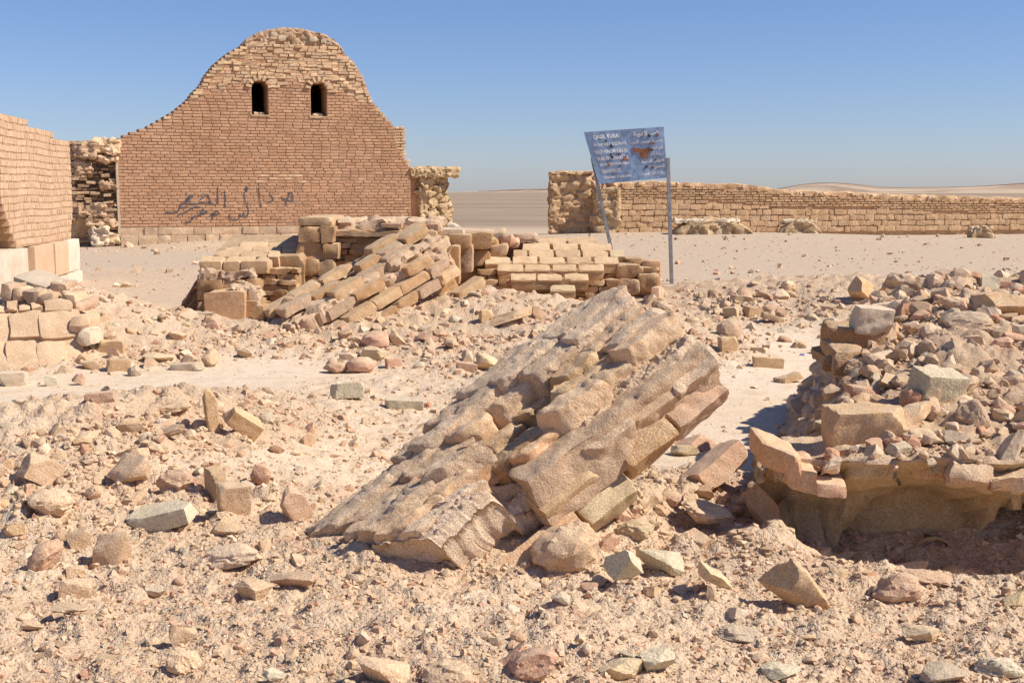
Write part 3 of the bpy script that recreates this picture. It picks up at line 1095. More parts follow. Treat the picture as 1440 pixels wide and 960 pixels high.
    # graffiti: painted strokes
    S = [
        [(1278, 148), (1262, 190), (1236, 272)], [(1262, 160), (1285, 148), (1304, 165), (1306, 238), (1262, 228), (1210, 214), (1192, 200), (1172, 210)],
        [(1070, 165), (1098, 195), (1112, 215), (1098, 236), (1060, 246)], [(962, 102), (972, 200), (991, 300)],
        [(846, 128), (856, 108), (836, 96), (822, 116), (840, 126), (822, 150), (814, 190), (830, 245), (850, 290), (856, 330)],
        [(619, 128), (622, 210), (624, 302)],
        [(544, 98), (549, 180), (548, 245), (530, 268), (496, 264), (476, 250)],
        [(476, 262), (466, 215), (450, 180), (432, 172), (405, 195), (368, 222)],
        [(478, 258), (420, 254), (370, 254), (330, 262), (285, 264)],
        [(285, 264), (230, 258), (182, 262), (170, 285), (158, 318), (130, 345), (80, 352), (16, 352)],
        [(214, 240), (238, 222), (262, 214), (298, 186), (280, 176), (250, 196), (226, 226), (250, 240), (274, 226)],
        [(228, 160), (238, 166)], [(388, 172), (398, 180)],
        [(136, 392), (176, 364), (216, 350), (262, 322), (300, 300), (345, 296), (376, 300)], [(168, 298), (206, 300), (244, 293)],
        [(222, 446), (262, 444), (290, 422), (302, 392), (350, 382), (400, 366), (442, 352), (420, 336), (390, 326), (372, 350), (412, 356)], [(396, 316), (402, 322)],
        [(468, 382), (505, 376), (548, 372), (560, 352), (540, 336), (516, 344), (500, 380), (495, 424)],
        [(858, 336), (856, 372), (838, 388), (816, 380), (808, 356), (802, 384), (782, 388), (772, 362), (772, 396), (748, 420), (712, 428), (684, 414), (670, 388), (674, 364)], [(842, 404), (848, 412)],
    ]
    V, Q = [], []
    for st in S:
        st = [tuple(p) for p in st]
        # smooth the stroke
        pts = []
        for i in range(len(st) - 1):
            p0 = np.array(st[max(i - 1, 0)], float)
            p1, p2 = np.array(st[i], float), np.array(st[i + 1], float)
            p3 = np.array(st[min(i + 2, len(st) - 1)], float)
            for t in np.linspace(0, 1, 6)[:-1]:
                pts.append(0.5 * ((2 * p1) + (-p0 + p2) * t + (2 * p0 - 5 * p1 + 4 * p2 - p3) * t * t + (-p0 + 3 * p1 - 3 * p2 + p3) * t ** 3))
        pts.append(np.array(st[-1], float))
        uv = np.array([HF.uv(230 + p[0] / 7.2, 250 + p[1] / 7.2) for p in pts])
        base = len(V)
        for i, p in enumerate(uv):
            t = uv[min(i + 1, len(uv) - 1)] - uv[max(i - 1, 0)]
            t = t / max(1e-6, np.linalg.norm(t))
            nn = np.array([-t[1], t[0]]) * 0.017 * (0.6 + 0.7 * rnd.random())
            for w in (0.016, 0.012):
                V.append(HF.P(p[0] + nn[0], p[1] + nn[1], w))
                V.append(HF.P(p[0] - nn[0], p[1] - nn[1], w))
        for i in range(len(uv) - 1):
            o = base + 4 * i
            Q += [(o, o + 1, o + 5, o + 4), (o, o + 4, o + 6, o + 2), (o + 1, o + 3, o + 7, o + 5)]
    link('graffiti', np_mesh('graffiti', V, Q=Q, mat=M['paint'], smooth=False), hall)
    # some pale scoured bricks on the face above the graffiti
    pal = []
    for (px, py) in ((372, 249), (386, 247), (398, 249), (411, 249), (420, 251), (365, 257), (425, 257), (384, 253), (405, 254)):
        u, v_ = HF.uv(px, py)
        kk = round((v_ - v_f2) / h)
        pal.append((HF.P(u, v_f2 + kk * h + h / 2, -0.038), HF.U * 0.27, HF.N * 0.1, UP * (h - 0.03)))
    lay_bricks(hall, pal, M['core_brick'], 'scoured_brick', 'scoured', nmax=60)


build_hall()

# ---------------------------------------------------------------- bright wall on the left
LF_0 = at(98, 395, 24.0) + np.array([-0.139 * 0.55, 0.55, 0])
LF = Face(LF_0, LF_0 + np.array([0.139 * 8.0, -8.0, 0]))
left_wall = empty('brick_wall', LF.P(0, 0), 'sunlit brick wall at the left edge standing on whitish limestone blocks', 'wall')


def build_left_wall():
    F = LF       # u=0 at the far end, growing towards the camera
    top = np.array([F.uv(*p) for p in [(100, 204), (95, 200), (86, 196), (75, 190), (66, 183), (52, 177), (38, 173), (20, 169), (5, 166)]])
    top = np.vstack([top, [F.len + 0.3, top[-1, 1] + 0.05]])
    vb = F.uv(97, 336)[1]
    vb_l = F.uv(10, 348)[1]
    h = 0.118
    bricks, cores = [], []
    v, k = vb, 0
    arch = np.array([F.uv(*p) for p in [(23, 348), (14, 325), (7, 303), (2, 283), (1, 262), (1, 235)]])
    while v < top[:, 1].max():
        ustart = float(np.interp(v + h / 2, [top[0, 1], *top[1:, 1]], [0.0, *top[1:, 0]])) if v + h / 2 > top[0, 1] else 0.0
        if v < vb + 0.42:
            ustart += 0.22 * sstep(vb + 0.42, vb + 0.1, v) * 1.0
        uend = float(np.interp(v, arch[:, 1], arch[:, 0])) if v < arch[-1, 1] else F.len
        uend = min(uend, F.len)
        segs = [(ustart, uend)]
        wav = lambda u: 0.010 * math.sin(u * 2.1 + k * 0.12) + 0.003 * math.sin(u * 7.7 + k * 0.4)
        tmp = []
        row_boxes(F, segs, v, h, 0.0, 0.12, 0.165, 0.004, tmp, 0.004, off=(k % 2) * 0.5)
        for (c, u, n, w) in tmp:
            uu = float((c - F.O) @ F.U)
            c = c + UP * wav(uu) + UP * 0.006
            bricks.append((c, u, n, UP * (h - 0.020)))
        if uend > ustart:
            cores.append((F.P((ustart + uend) / 2, v + h / 2, -0.01 - 0.35), F.U * (uend - ustart - 0.02), F.N * 0.7, UP * h * 1.003))
        v += h
        k += 1
    VV, QQ, off = [], [], 0
    for (c, u, n, w) in cores:
        V = np.array([(x, y, z) for y in (-.5, .5) for z in (-.5, .5) for x in (-.5, .5)])
        Q = np.array([(0, 1, 3, 2), (5, 4, 6, 7), (4, 0, 2, 6), (1, 5, 7, 3), (2, 3, 7, 6), (4, 5, 1, 0)])
        VV.append(c + V[:, :1] * u - V[:, 1:2] * n + V[:, 2:] * w)
        QQ.append(Q + off)
        off += 8
    link('wall_core', np_mesh('wall_core', np.concatenate(VV), Q=np.concatenate(QQ), mat=M['wall_joint'], smooth=False), left_wall)
    lay_bricks(left_wall, bricks, M['wall_brick'], 'brick', 'brickwork', tint_amp=0.08)
    # shaded inner wall seen through the broken arch
    bb = []
    G = Face(F.P(3.2, 0, -0.55), F.P(F.len, 0, -0.55))
    kk, v = 0, vb
    while v < vb + 1.6:
        row_boxes(G, [(0, G.len)], v, h, 0.0, 0.12, 0.26, 0.015, bb, 0.012, off=(kk % 2) * 0.5)
        v += h
        kk += 1
    lay_bricks(left_wall, bb, M['block'], 'arch_lining_brick', 'lining', nmax=0)
    # limestone base: three blocks above a rough footing
    zb = -0.25
    us = [(-0.12, 0.95), (0.97, 2.1), (2.12, 3.55), (3.6, 3.95), (4.0, 5.6), (5.62, 7.4)]
    for i, (a, b) in enumerate(us):
        obox('base_block', F.P(a, 0.22, -0.6), F.U * (b - a), F.N * (0.68 + 0.02 * (i % 2) - (0.2 if i == 3 else 0)), UP * (vb - 0.23), left_wall, step=0.09, rough=0.014, freq=3, rnd_r=0.025,
             mat=M['wall_brick'] if i in (1, 2) else M['limestone'], seed=90 + i)
    for i, (a, b) in enumerate([(-0.15, 1.3), (1.32, 3.1), (3.12, 5.2), (5.22, 7.4)]):
        obox('footing_block', F.P(a, zb, -0.6), F.U * (b - a), F.N * (0.72 + 0.015 * (i % 2)), UP * (0.46), left_wall, step=0.08, rough=0.025, freq=4, rnd_r=0.03, mat=M['limestone'], seed=190 + i)
    # loose block at the far corner, under the overhanging bricks
    obox('corner_stone', F.P(0.1, vb, -0.4), F.U * 0.13, F.N * 0.36, UP * 0.28, left_wall, step=0.06, rough=0.03, rnd_r=0.03, mat=M['wall_brick'], seed=77)


build_left_wall()

# ---------------------------------------------------------------- long enclosure wall on the right
EF = Face(at(872, 328, 47.6), at(1560, 332, 53.0))
encl = empty('enclosure_wall', EF.P(EF.len / 2, 0), 'long low ruined enclosure wall of tan stones with brick courses on top', 'wall')


def build_enclosure():
    F = EF
    tp = np.array([F.uv(*p) for p in [(872, 262), (900, 259), (950, 259), (990, 262), (1040, 262), (1075, 266), (1100, 270), (1150, 272), (1250, 276), (1340, 279), (1440, 281), (1560, 284)]])
    bm_ = np.array([F.uv(*p) for p in [(872, 282), (930, 279), (1000, 282), (1070, 290), (1120, 291), (1200, 291), (1300, 297), (1440, 301), (1560, 305)]])   # brick / stone line
    us = np.arange(0, F.len, 0.5)
    link('wall_core', obox_mesh('wall_core', F.P(0, -0.3, -0.9), F.U * F.len, F.N * 0.82, UP * 1.0, step=0.25, rough=0.02, rnd_r=0.03, mat=M['encl_joint'], seed=3, maxn=120,
                                shape=lambda W, P: np.column_stack([W[:, 0], W[:, 1], -0.3 + (W[:, 2] + 0.3) * (0.25 + np.interp(P[:, 0] * F.len, tp[:, 0], tp[:, 1]))])), encl)
    # stones
    h0 = 0.225
    for row in range(7):
        va = -0.05 + row * h0
        u = rnd.uniform(-0.3, 0)
        while u < F.len:
            L = rnd.uniform(0.24, 0.62)
            c = u + L / 2
            lim = float(np.interp(c, bm_[:, 0], bm_[:, 1]))
            if va + 0.11 < lim and c > 0:
                hh = min(h0, lim - va)
                under = 0.10 if row == 0 and c > 8.0 else 0.0
                px, _, _ = project(F.P(c, va))
                o = obox('stone', F.P(u + 0.004, va + rnd.uniform(-0.02, 0.02), -0.35), F.U * (L - 0.008) + UP * rnd.uniform(-0.02, 0.02), F.N * (0.35 + rnd.uniform(-0.014, 0.016) - under), UP * (hh * rnd.uniform(0.9, 1.02)), encl,
                         step=0.085, rough=0.022, freq=3.5, rnd_r=0.018, mat=M['encl_stone'], seed=rnd.randrange(9999), chips=2)
            u += L
    bricks = []
    h = 0.095
    v = bm_[:, 1].min()
    k = 0
    while v < tp[:, 1].max() + 0.05:
        segs, cur = [], None
        for u in np.arange(0, F.len, 0.15):
            ok = v > np.interp(u, bm_[:, 0], bm_[:, 1]) - 0.03 and v + h < np.interp(u, tp[:, 0], tp[:, 1]) - 0.04 + 0.03 * math.sin(u * 2.3) + 0.03 * math.sin(u * 5.1)
            if ok:
                cur = [u, u + 0.15] if cur is None else [cur[0], u + 0.15]
            elif cur:
                segs.append(tuple(cur))
                cur = None
        if cur:
            segs.append(tuple(cur))
        row_boxes(F, segs, v, h, -0.02, 0.2, 0.27, 0.022, bricks, 0.014, off=(k % 2) * 0.5)
        v += h
        k += 1
    bricks = [b for b in bricks if rnd.random() > 0.03]
    obox('coping', F.P(0.1, 0.0, -0.85), F.U * (F.len - 0.2), F.N * 0.80, UP * 0.22, encl, step=0.12, rough=0.07, freq=2.5, rnd_r=0.05, mat=M['encl_stone'], seed=12, maxn=170, blocky=0.05, bfreq=3.5,
         shape=lambda W, P: np.column_stack([W[:, 0], W[:, 1], W[:, 2] - 0.13 + np.interp(P[:, 0] * (F.len - 0.2) + 0.1, tp[:, 0], tp[:, 1])]))
    lay_bricks(encl, bricks, M['encl_stone'], 'brick', 'brickwork', nmax=300, tint_amp=0.16)
    # loose rubble along the top
    VV, TT, CC, off = [], [], [], 0
    top_pts = []
    for i in range(420):
        u = rnd.uniform(0.2, F.len - 0.2)
        top_pts.append(F.P(u, float(np.interp(u, tp[:, 0], tp[:, 1])) - 0.03 + rnd.uniform(0, 0.03), rnd.uniform(-0.8, -0.02)))
    return top_pts


encl_top = build_enclosure()
tw = empty('corner_tower', at(820, 330, 48.0), 'squat rough masonry corner block behind the sign', 'wall')


def build_tower():
    a, b = at(771, 331, 47.8), at(872, 331, 48.0)
    d = b - a
    d[2] = 0
    o = np.array([a[0], a[1], -0.3])
    zt = at(800, 244, 48.0)[2]

    def shape(W, P):
        # top falls a little to the right and bulges outwards at the foot
        W = W.copy()
        W[:, 2] -= P[:, 2] * 0.35 * sstep(0.72, 0.98, P[:, 0])
        return W
    back = np.array([0.25, 2.6, 0.0])
    obox('masonry', o, d, back, UP * (zt + 0.3), tw, step=0.075, rough=0.16, freq=1.1, rnd_r=0.14, mat=M['encl_stone'], seed=5, blocky=0.11, bfreq=2.6, maxn=70, shape=shape)
    obox('top_course', o + UP * (zt + 0.22), d * 0.62, back, UP * 0.14, tw, step=0.08, rough=0.06, freq=3, rnd_r=0.05, mat=M['encl_stone'], seed=6, blocky=0.07, bfreq=3.5)
    e = np.array([at(835, 331, 47.3)[0], 47.3, -0.3])
    obox('fallen_core', e, np.array([0.95, 0.0, 0]), np.array([0.0, 0.9, 0]), UP * (at(850, 262, 47.3)[2] + 0.3), tw, step=0.07, rough=0.2, freq=1.4, rnd_r=0.25, mat=M['pale_masonry'], seed=9, blocky=0.1, bfreq=3)


build_tower()


def low_masonry(label, x0, x1, yt, yb, Y, dpt, seed, mat='pale_masonry', group=None):
    r_ = empty('masonry_remnant', at((x0 + x1) / 2, yb, Y), label, 'ruin')
    a, b = at(x0, yb, Y), at(x1, yb, Y)
    zt = at((x0 + x1) / 2, yt, Y)[2]
    o = np.array([a[0], a[1], -0.3])

    def shape(W, P):
        W = W.copy()
        k = 0.45 + 0.55 * np.sin(np.clip(P[:, 0], 0.02, 0.98) * math.pi) ** 0.6
        W[:, 2] = -0.3 + (W[:, 2] + 0.3) * k
        return W
    obox('masonry', o, np.array([b[0] - a[0], 0, 0]), np.array([0, dpt, 0]), UP * (zt + 0.3), r_, step=0.08, rough=0.12, freq=2, rnd_r=0.12, mat=M[mat], seed=seed, blocky=0.08, bfreq=3.2, shape=shape)
    obox('crust', o + np.array([0.1, 0.12, zt + 0.12]), np.array([(b[0] - a[0]) * 0.8, 0, 0]), np.array([0, dpt * 0.6, 0]), UP * 0.16, r_, step=0.08, rough=0.1, freq=4, rnd_r=0.06, mat=M['pale'], seed=seed + 1, blocky=0.06, bfreq=4)


low_masonry('long low remnant of broken masonry in front of the enclosure wall, pale on top', 945, 1062, 308, 334, 45.2, 1.3, 41)
low_masonry('short rounded lump of pale masonry against the middle of the enclosure wall', 1098, 1158, 309, 331, 46.3, 0.8, 47)
low_masonry('small heap of pale masonry at the right end of the enclosure wall', 1365, 1402, 318, 336, 46.2, 0.6, 53)

# ---------------------------------------------------------------- the information sign
def text_mesh(body, size, bold=0.0):
    cu = bpy.data.curves.new('text', 'FONT')
    cu.body = body
    cu.size = size
    cu.offset = bold
    cu.resolution_u = 2
    ob = bpy.data.objects.new('text', cu)
    COL.objects.link(ob)
    bpy.context.view_layer.update()
    dg = bpy.context.evaluated_depsgraph_get()
    me = bpy.data.meshes.new_from_object(ob.evaluated_get(dg))
    bpy.data.objects.remove(ob)
    bpy.data.curves.remove(cu)
    return me


def build_sign():
    Y = 23.6
    TL, TR, BR, BL = (at(*p, Y) for p in ((821, 186), (933, 178.5), (938.5, 250), (842, 259)))
    s = empty('information_sign', at(940, 400, Y), 'leaning blue information sign with white lettering, rust and bullet holes on two grey posts', 'sign')
    n = np.array([0, -1.0, 0])

    def S(a, b, w=0.0):            # a, b in 0..1 across and down the board
        t = TL + (TR - TL) * a
        bt = BL + (BR - BL) * a
        return t + (bt - t) * b + n * w
    # board with a slight dish, 3 cm thick frame edge
    V, Q = [], []
    nx, ny = 24, 16
    for w in (0.012, -0.012):
        for j in range(ny + 1):
            for i in range(nx + 1):
                a, b = i / nx, j / ny
                V.append(S(a, b, w + 0.012 * math.sin(a * 9) * math.sin(b * 5)))
    N1 = (nx + 1) * (ny + 1)
    for j in range(ny):
        for i in range(nx):
            k = j * (nx + 1) + i
            Q.append((k, k + nx + 1, k + nx + 2, k + 1))
            Q.append((N1 + k, N1 + k + 1, N1 + k + nx + 2, N1 + k + nx + 1))
    ring = [i for i in range(nx + 1)] + [(j + 1) * (nx + 1) - 1 for j in range(1, ny + 1)] + [ny * (nx + 1) + i for i in range(nx - 1, -1, -1)] + [j * (nx + 1) for j in range(ny - 1, 0, -1)]
    for i in range(len(ring)):
        a, b = ring[i], ring[(i + 1) % len(ring)]
        Q.append((a, b, N1 + b, N1 + a))
    board = link('board', np_mesh('board', V, Q=Q, mat=M['sign_blue'], smooth=False), s)
    wob = lambda a, b: 0.016 + 0.012 * math.sin(a * 9) * math.sin(b * 5)
    W_, H_ = 1.55, 0.99

    def put_text(body, a0, a1, b_mid, hgt, bold, name='lettering'):
        me = text_mesh(body, 1.0, bold)
        if not len(me.vertices):
            return
        co = np.zeros(len(me.vertices) * 3)
        me.vertices.foreach_get('co', co)
        co = co.reshape(-1, 3)
        mn, mx = co.min(0), co.max(0)
        out = []
        for p in co:
            a = a0 + (a1 - a0) * (p[0] - mn[0]) / (mx[0] - mn[0])
            b = b_mid + hgt * (0.5 - (p[1] - mn[1]) / (mx[1] - mn[1]))
            out.append(S(a, b, wob(a, b)))
        me.vertices.foreach_set('co', np.array(out, np.float32).ravel())
        me.materials.append(M['sign_white'])
        me.update()
        link(name, me, board)
    for (t, a0, a1, b, hg) in (('QASR TUBA', .095, .425, .115, .095), ('AN UMAYYAD CASTLE, PALACE', .07, .50, .265, .075), ('BUILT WITH LIME & BRICKS', .075, .50, .395, .075),
                               ('IN MID 8TH CENTURY A.D.', .08, .50, .525, .075), ('ALONG THE SYRIAN - HIJAZ', .085, .49, .65, .075), ('CARAVAN ROUTE', .085, .35, .77, .075),
                               ('DEPARTMENT OF ANTIQUITIES', .095, .49, .895, .055)):
        put_text(t, a0, a1, b, hg, 0.045)
    # Arabic half of the board: joined presentation forms, right to left
    ar = [('\uFE94\uFE91\uFEEE\uFEC4\uFEDF\uFE8D \uFEAE\uFEBC\uFED7', .61, .93, .115, .12),
          ('\uFEF1\uFEEE\uFEE3\uFE83 \uFEF1\uFEED\uFE8D\uFEAE\uFEA4\uFEBB \uFEAE\uFEBC\uFED7', .56, .97, .265, .09),
          ('\uFEB1\uFEEE\uFE92\uFEE0\uFEE4\uFEDF\uFE8D \uFE8F\uFEEE\uFEC4\uFEDF\uFE8D', .80, .97, .395, .085),
          ('\uFEF2\uFEE7\uFE8E\uFE9C\uFEDF\uFE8D \uFEA5\uFEAE\uFED8\uFEDF\uFE8D \uFEC2\uFEB3\uFEED \uFEF2\uFED3', .79, .97, .525, .085),
          ('\uFE94\uFEF3\uFEAE\uFEA0\uFEE4\uFEDF\uFE8D \uFEDE\uFED3\uFE8D\uFEEE\uFED8\uFEDF\uFE8D', .66, .97, .65, .085),
          ('\uFEE2\uFEF3\uFEAA\uFED8\uFEDF\uFE8D', .84, .97, .77, .085),
          ('\uFE94\uFEE3\uFE8E\uFECC\uFEDF\uFE8D \uFEAD\uFE8E\uFE9B\uFEF5\uFE8D \uFE93\uFEAE\uFE8B\uFE8D\uFEA9', .64, .97, .895, .075)]
    for (t, a0, a1, b, hg) in ar:
        try:
            put_text(t, a0, a1, b, hg, 0.04)
        except Exception:
            pass

    def patch(name, a, b, ra, rb, mat, seed, w=0.004, lift=0.0):
        r2 = np.random.default_rng(seed)
        m = 18
        rad = 1 + 0.35 * np.sin(np.arange(m) * 2 * math.pi / m * 3 + r2.uniform(0, 6)) + r2.uniform(-0.25, 0.25, m)
        V = [S(a, b, wob(a, b) + w + lift)]
        V2 = []
        for i in range(m):
            th = 2 * math.pi * i / m
            aa, bb = a + ra * rad[i] * math.cos(th), b + rb * rad[i] * math.sin(th)
            V2.append(S(aa, bb, wob(aa, bb) + w))
        V3 = [p - n * (w + 0.002) for p in V2]
        V += V2 + V3
        T = [(0, 1 + (i + 1) % m, 1 + i) for i in range(m)]
        Qd = [(1 + i, 1 + (i + 1) % m, 1 + m + (i + 1) % m, 1 + m + i) for i in range(m)]
        link(name, np_mesh(name, V, Q=Qd, T=T, mat=mat, smooth=False), board)
    patch('rust_patch', .70, .455, .105, .085, M['rust'], 1)
    patch('rust_patch', .60, .41, .03, .05, M['rust'], 2, 0.006)
    patch('rust_patch', .72, .55, .035, .05, M['rust'], 3, 0.006)
    patch('rust_patch', .45, .56, .03, .035, M['rust'], 4)
    for i, (a, b, rr) in enumerate(((.915, .14, .018), (.83, .30, .022), (.21, .655, .020), (.80, .775, .018), (.74, .12, .012), (.48, .60, .012), (.40, .47, .012))):
        patch('rust_patch', a, b, rr, rr * 1.5, M['rust'], 10 + i, 0.0035)
    for i, (a, b, rr) in enumerate(((.805, .155, .016), (.30, .30, .020), (.25, .19, .012), (.37, .465, .012), (.28, .51, .016), (.27, .46, .010), (.825, .42, .012), (.86, .63, .011), (.72, .745, .015), (.36, .69, .008), (.49, .47, .007), (.545, .82, .006), (.81, .775, .008))):
        patch('bullet_hole', a, b, rr, rr * 1.5, M['hole'], 40 + i, 0.007)
    edge_w = np.array([0, 0.05, 0])
    # posts: left one leans with the board, right one nearly plumb
    a, b = at(833, 222, Y + 0.03), at(862, 362, Y + 0.03)
    dirv = (b - a) / np.linalg.norm(b - a)
    tube('post', a + edge_w, b + dirv * 0.75 + edge_w, 0.044, M['steel'], s, square=True)
    a, b = at(935.5, 222, Y + 0.03), at(941, 404, Y + 0.03)
    dirv = (b - a) / np.linalg.norm(b - a)
    tube('post', a + edge_w + np.array([.05, -.05, 0]), b + dirv * 0.4 + edge_w + np.array([.05, -.05, 0]), 0.048, M['steel'], s, square=True)
    for (p, q) in (((834, 226), (838, 240)), ((936.5, 226), (937.5, 245))):
        c = at(p[0], p[1], Y)
        tube('bolt', c + np.array([0.02, 0.0, 0]), c + np.array([0.02, 0.09, 0]), 0.02, M['steel'], s, n=8)


build_sign()

#__PART2__
# ---------------------------------------------------------------- collapsed walls in the middle distance
def V3(*a):
    return np.array(a, float)


def pix_brick(parent, x0, x1, y0, y1, Y, tilt=55, depth=0.2, mat='brick_tan', name='brick', seed=0, roll=0.0, rough=0.012, step=0.045, chips=1, thick=None):
    """Brick whose lit face spans the given pixels at distance Y; the face leans back by tilt degrees."""
    p0 = at(x0, y1, Y)
    L = at(x1, y1, Y)[0] - p0[0]
    t = R(tilt)
    hgt = (at(x0, y0, Y)[2] - p0[2]) / (math.cos(t) + 0.09 * math.sin(t))
    up = V3(0, math.sin(t), math.cos(t)) * hgt
    inn = V3(0, math.cos(t), -math.sin(t)) * depth
    a = V3(math.cos(R(roll)), 0, -math.sin(R(roll))) * L
    return obox(name, p0, a, inn, up, parent, step=step, rough=rough, freq=7, rnd_r=0.010, mat=M[mat], seed=seed, chips=chips + 1)


def front_box(parent, name, x0, x1, y0, y1, Y, depth, mat, seed=0, lean=0.0, side=0.0, **kw):
    """Box whose front face spans the pixels at distance Y and runs back by depth."""
    o = at(x0, y1, Y)
    a = V3(at(x1, y1, Y)[0] - o[0], side, 0)
    h = at(x0, y0, Y)[2] - o[2]
    kw.setdefault('step', 0.06)
    kw.setdefault('rough', 0.03)
    kw.setdefault('freq', 2.5)
    kw.setdefault('rnd_r', 0.016)
    kw['chips'] = kw.get('chips', 0) + 2
    return obox(name, o, a, V3(lean, depth, 0), V3(0, 0, h), parent, mat=M[mat], seed=seed, **kw)


def courses(parent, x0, x1, y0, y1, Y, depth, mat, seed, pitch=8.0, ln=31, lean=0.0, name='brick', batter=0.0):
    """Eroded brick courses filling the front between the given pixels."""
    r4 = random.Random(seed)
    n = max(1, round((y1 - y0) / pitch))
    ph = (y1 - y0) / n
    for k in range(n):
        yt = y0 + k * ph
        x = x0 - r4.uniform(0, ln * 0.6)
        while x < x1 - 3:
            L = ln * r4.uniform(0.75, 1.2)
            a_, b_ = max(x, x0), min(x + L, x1)
            x += L
            if b_ - a_ < 5:
                continue
            if b_ >= x1 - 1:
                b_ += r4.uniform(-5, 2)
            front_box(parent, name, a_, b_ - 0.5, yt + r4.uniform(-0.6, 0.6), yt + ph - 0.3, Y + r4.uniform(-0.035, 0.045) + batter * (n - 1 - k), depth, mat if r4.random() < 0.8 else 'brick_tan', seed * 31 + int(a_) + k * 7,
                      rough=0.03, freq=7, rnd_r=0.008, step=0.045, chips=3, lean=lean)


def build_fallen_a():
    p = empty('fallen_wall', at(320, 470, 14.6), 'stepped chunk of collapsed brick wall with three ledges in front of the graffiti wall', 'wall fragment')
    # back body, dark broken left side
    front_box(p, 'core', 250, 300, 372, 470, 15.3, 1.4, 'pier', 1, rough=0.12, blocky=0.06, rnd_r=0.1,
              shape=lambda W, P: W - np.column_stack([np.zeros(len(W)), np.zeros(len(W)), 0.55 * (1 - P[:, 0]) ** 1.3 * P[:, 2] * 1.0]))
    front_box(p, 'core', 280, 420, 386, 478, 15.3, 1.5, 'block', 2, rough=0.05)
    courses(p, 356, 420, 378, 470, 15.2, 0.3, 'block', 12)
    courses(p, 277, 362, 393, 424, 14.85, 0.5, 'block', 3, pitch=15, ln=42)
    courses(p, 276, 300, 424, 478, 14.85, 0.5, 'block', 4, pitch=18, ln=30)
    front_box(p, 'step', 287, 345, 411, 484, 14.35, 0.6, 'orange', 4, rough=0.03)
    front_box(p, 'step', 318, 364, 424, 486, 14.45, 0.6, 'block', 5, rough=0.03)
    # crumbly mortar on the ledges
    front_box(p, 'mortar_crust', 280, 356, 381, 394, 14.9, 0.35, 'ruin_rubble', 6, rough=0.06, freq=6, blocky=0.05, bfreq=7, step=0.035)
    front_box(p, 'mortar_crust', 318, 362, 405, 427, 14.5, 0.4, 'ruin_rubble', 7, rough=0.07, freq=5, blocky=0.06, bfreq=6, step=0.035)
    # top front course, then rows of brick tops rising to the back
    for (x0, x1) in ((280, 312), (313, 337), (338, 376)):
        front_box(p, 'brick', x0, x1, 367, 385, 15.05, 0.35, 'brick_tan', x0, rough=0.012, freq=6, rnd_r=0.02, chips=1, step=0.05)
    rows = [(359, 368, 15.22, ((282, 317), (318, 358), (359, 378))), (352, 361, 15.50, ((299, 335), (337, 375), (376, 392))), (345.5, 354.5, 15.78, ((314, 353), (355, 394), (396, 418))),
            (339, 347.5, 16.05, ((336, 376), (377, 418), (420, 440)))]
    for y0, y1, Y, bs in rows:
        for x0, x1 in bs:
            pix_brick(p, x0, x1 - 1, y0, y1, Y, tilt=66, depth=0.3, seed=x0, rough=0.02)
    front_box(p, 'core', 300, 430, 360, 440, 15.6, 1.2, 'block', 8, rough=0.03, shape=lambda W, P: W + np.column_stack([np.zeros(len(W)), np.zeros(len(W)), 0.22 * P[:, 1] * P[:, 2]]))


def build_fallen_b():
    p = empty('fallen_wall', at(520, 400, 15.8), 'thick flat-topped block of collapsed wall with rubble crust under the buttress of the hall', 'wall fragment')
    courses(p, 418, 474, 318, 412, 15.7, 1.4, 'block', 11, pitch=23, ln=46)
    front_box(p, 'masonry', 470, 612, 323, 420, 16.05, 1.4, 'block', 12, rough=0.06, rnd_r=0.05)
    courses(p, 472, 570, 326, 400, 15.98, 0.3, 'block', 13)
    front_box(p, 'top_slab', 417, 468, 305.5, 318.5, 15.75, 1.2, 'brick_tan', 13, rough=0.02, rnd_r=0.03, step=0.05, chips=1)
    front_box(p, 'mortar_crust', 440, 622, 311, 327, 16.1, 1.3, 'ruin_rubble', 14, rough=0.07, freq=4, blocky=0.05, bfreq=5, step=0.045, rnd_r=0.05)
    front_box(p, 'ledge', 470, 615, 325, 333, 15.9, 0.5, 'brick_tan', 15, rough=0.03, freq=5, step=0.05)
    for (x0, x1, y0, y1, Y, d, m, s) in ((556, 572, 350, 402, 15.55, .4, 'brick_tan', 21), (572, 611, 334, 382, 15.6, .5, 'block', 22), (573, 610, 379, 404, 15.3, .5, 'brick_tan', 23), (556, 573, 385, 410, 15.3, .5, 'brick_tan', 24),
                                         (609, 633, 345, 366, 15.6, .5, 'brick_tan', 25), (633, 646, 346, 400, 15.7, .5, 'block', 26), (609, 634, 364, 410, 15.75, .4, 'block', 27), (611, 631, 333, 346, 15.9, .6, 'brick_tan', 28),
                                         (631, 662, 330, 350, 16.2, .7, 'block', 29), (636, 664, 346, 384, 16.5, .7, 'pier', 30), (612, 652, 322, 334, 16.3, .6, 'pale', 31), (645, 692, 327, 350, 17.2, .9, 'block', 32)):
        front_box(p, 'brick', x0, x1, y0, y1, Y, d, m, s, rough=0.02, freq=5, rnd_r=0.025, step=0.05, chips=1)
    front_box(p, 'loose_brick', 474, 491, 307, 314, 16.0, 0.25, 'pale', 33, rough=0.01, rnd_r=0.015, step=0.05, side=0.12)
    front_box(p, 'loose_brick', 535, 566, 314, 321, 15.9, 0.2, 'orange', 34, rough=0.012, rnd_r=0.015, step=0.05)
    front_box(p, 'recess', 640, 700, 358, 440, 17.6, 0.8, 'pier', 35, rough=0.08, blocky=0.05)


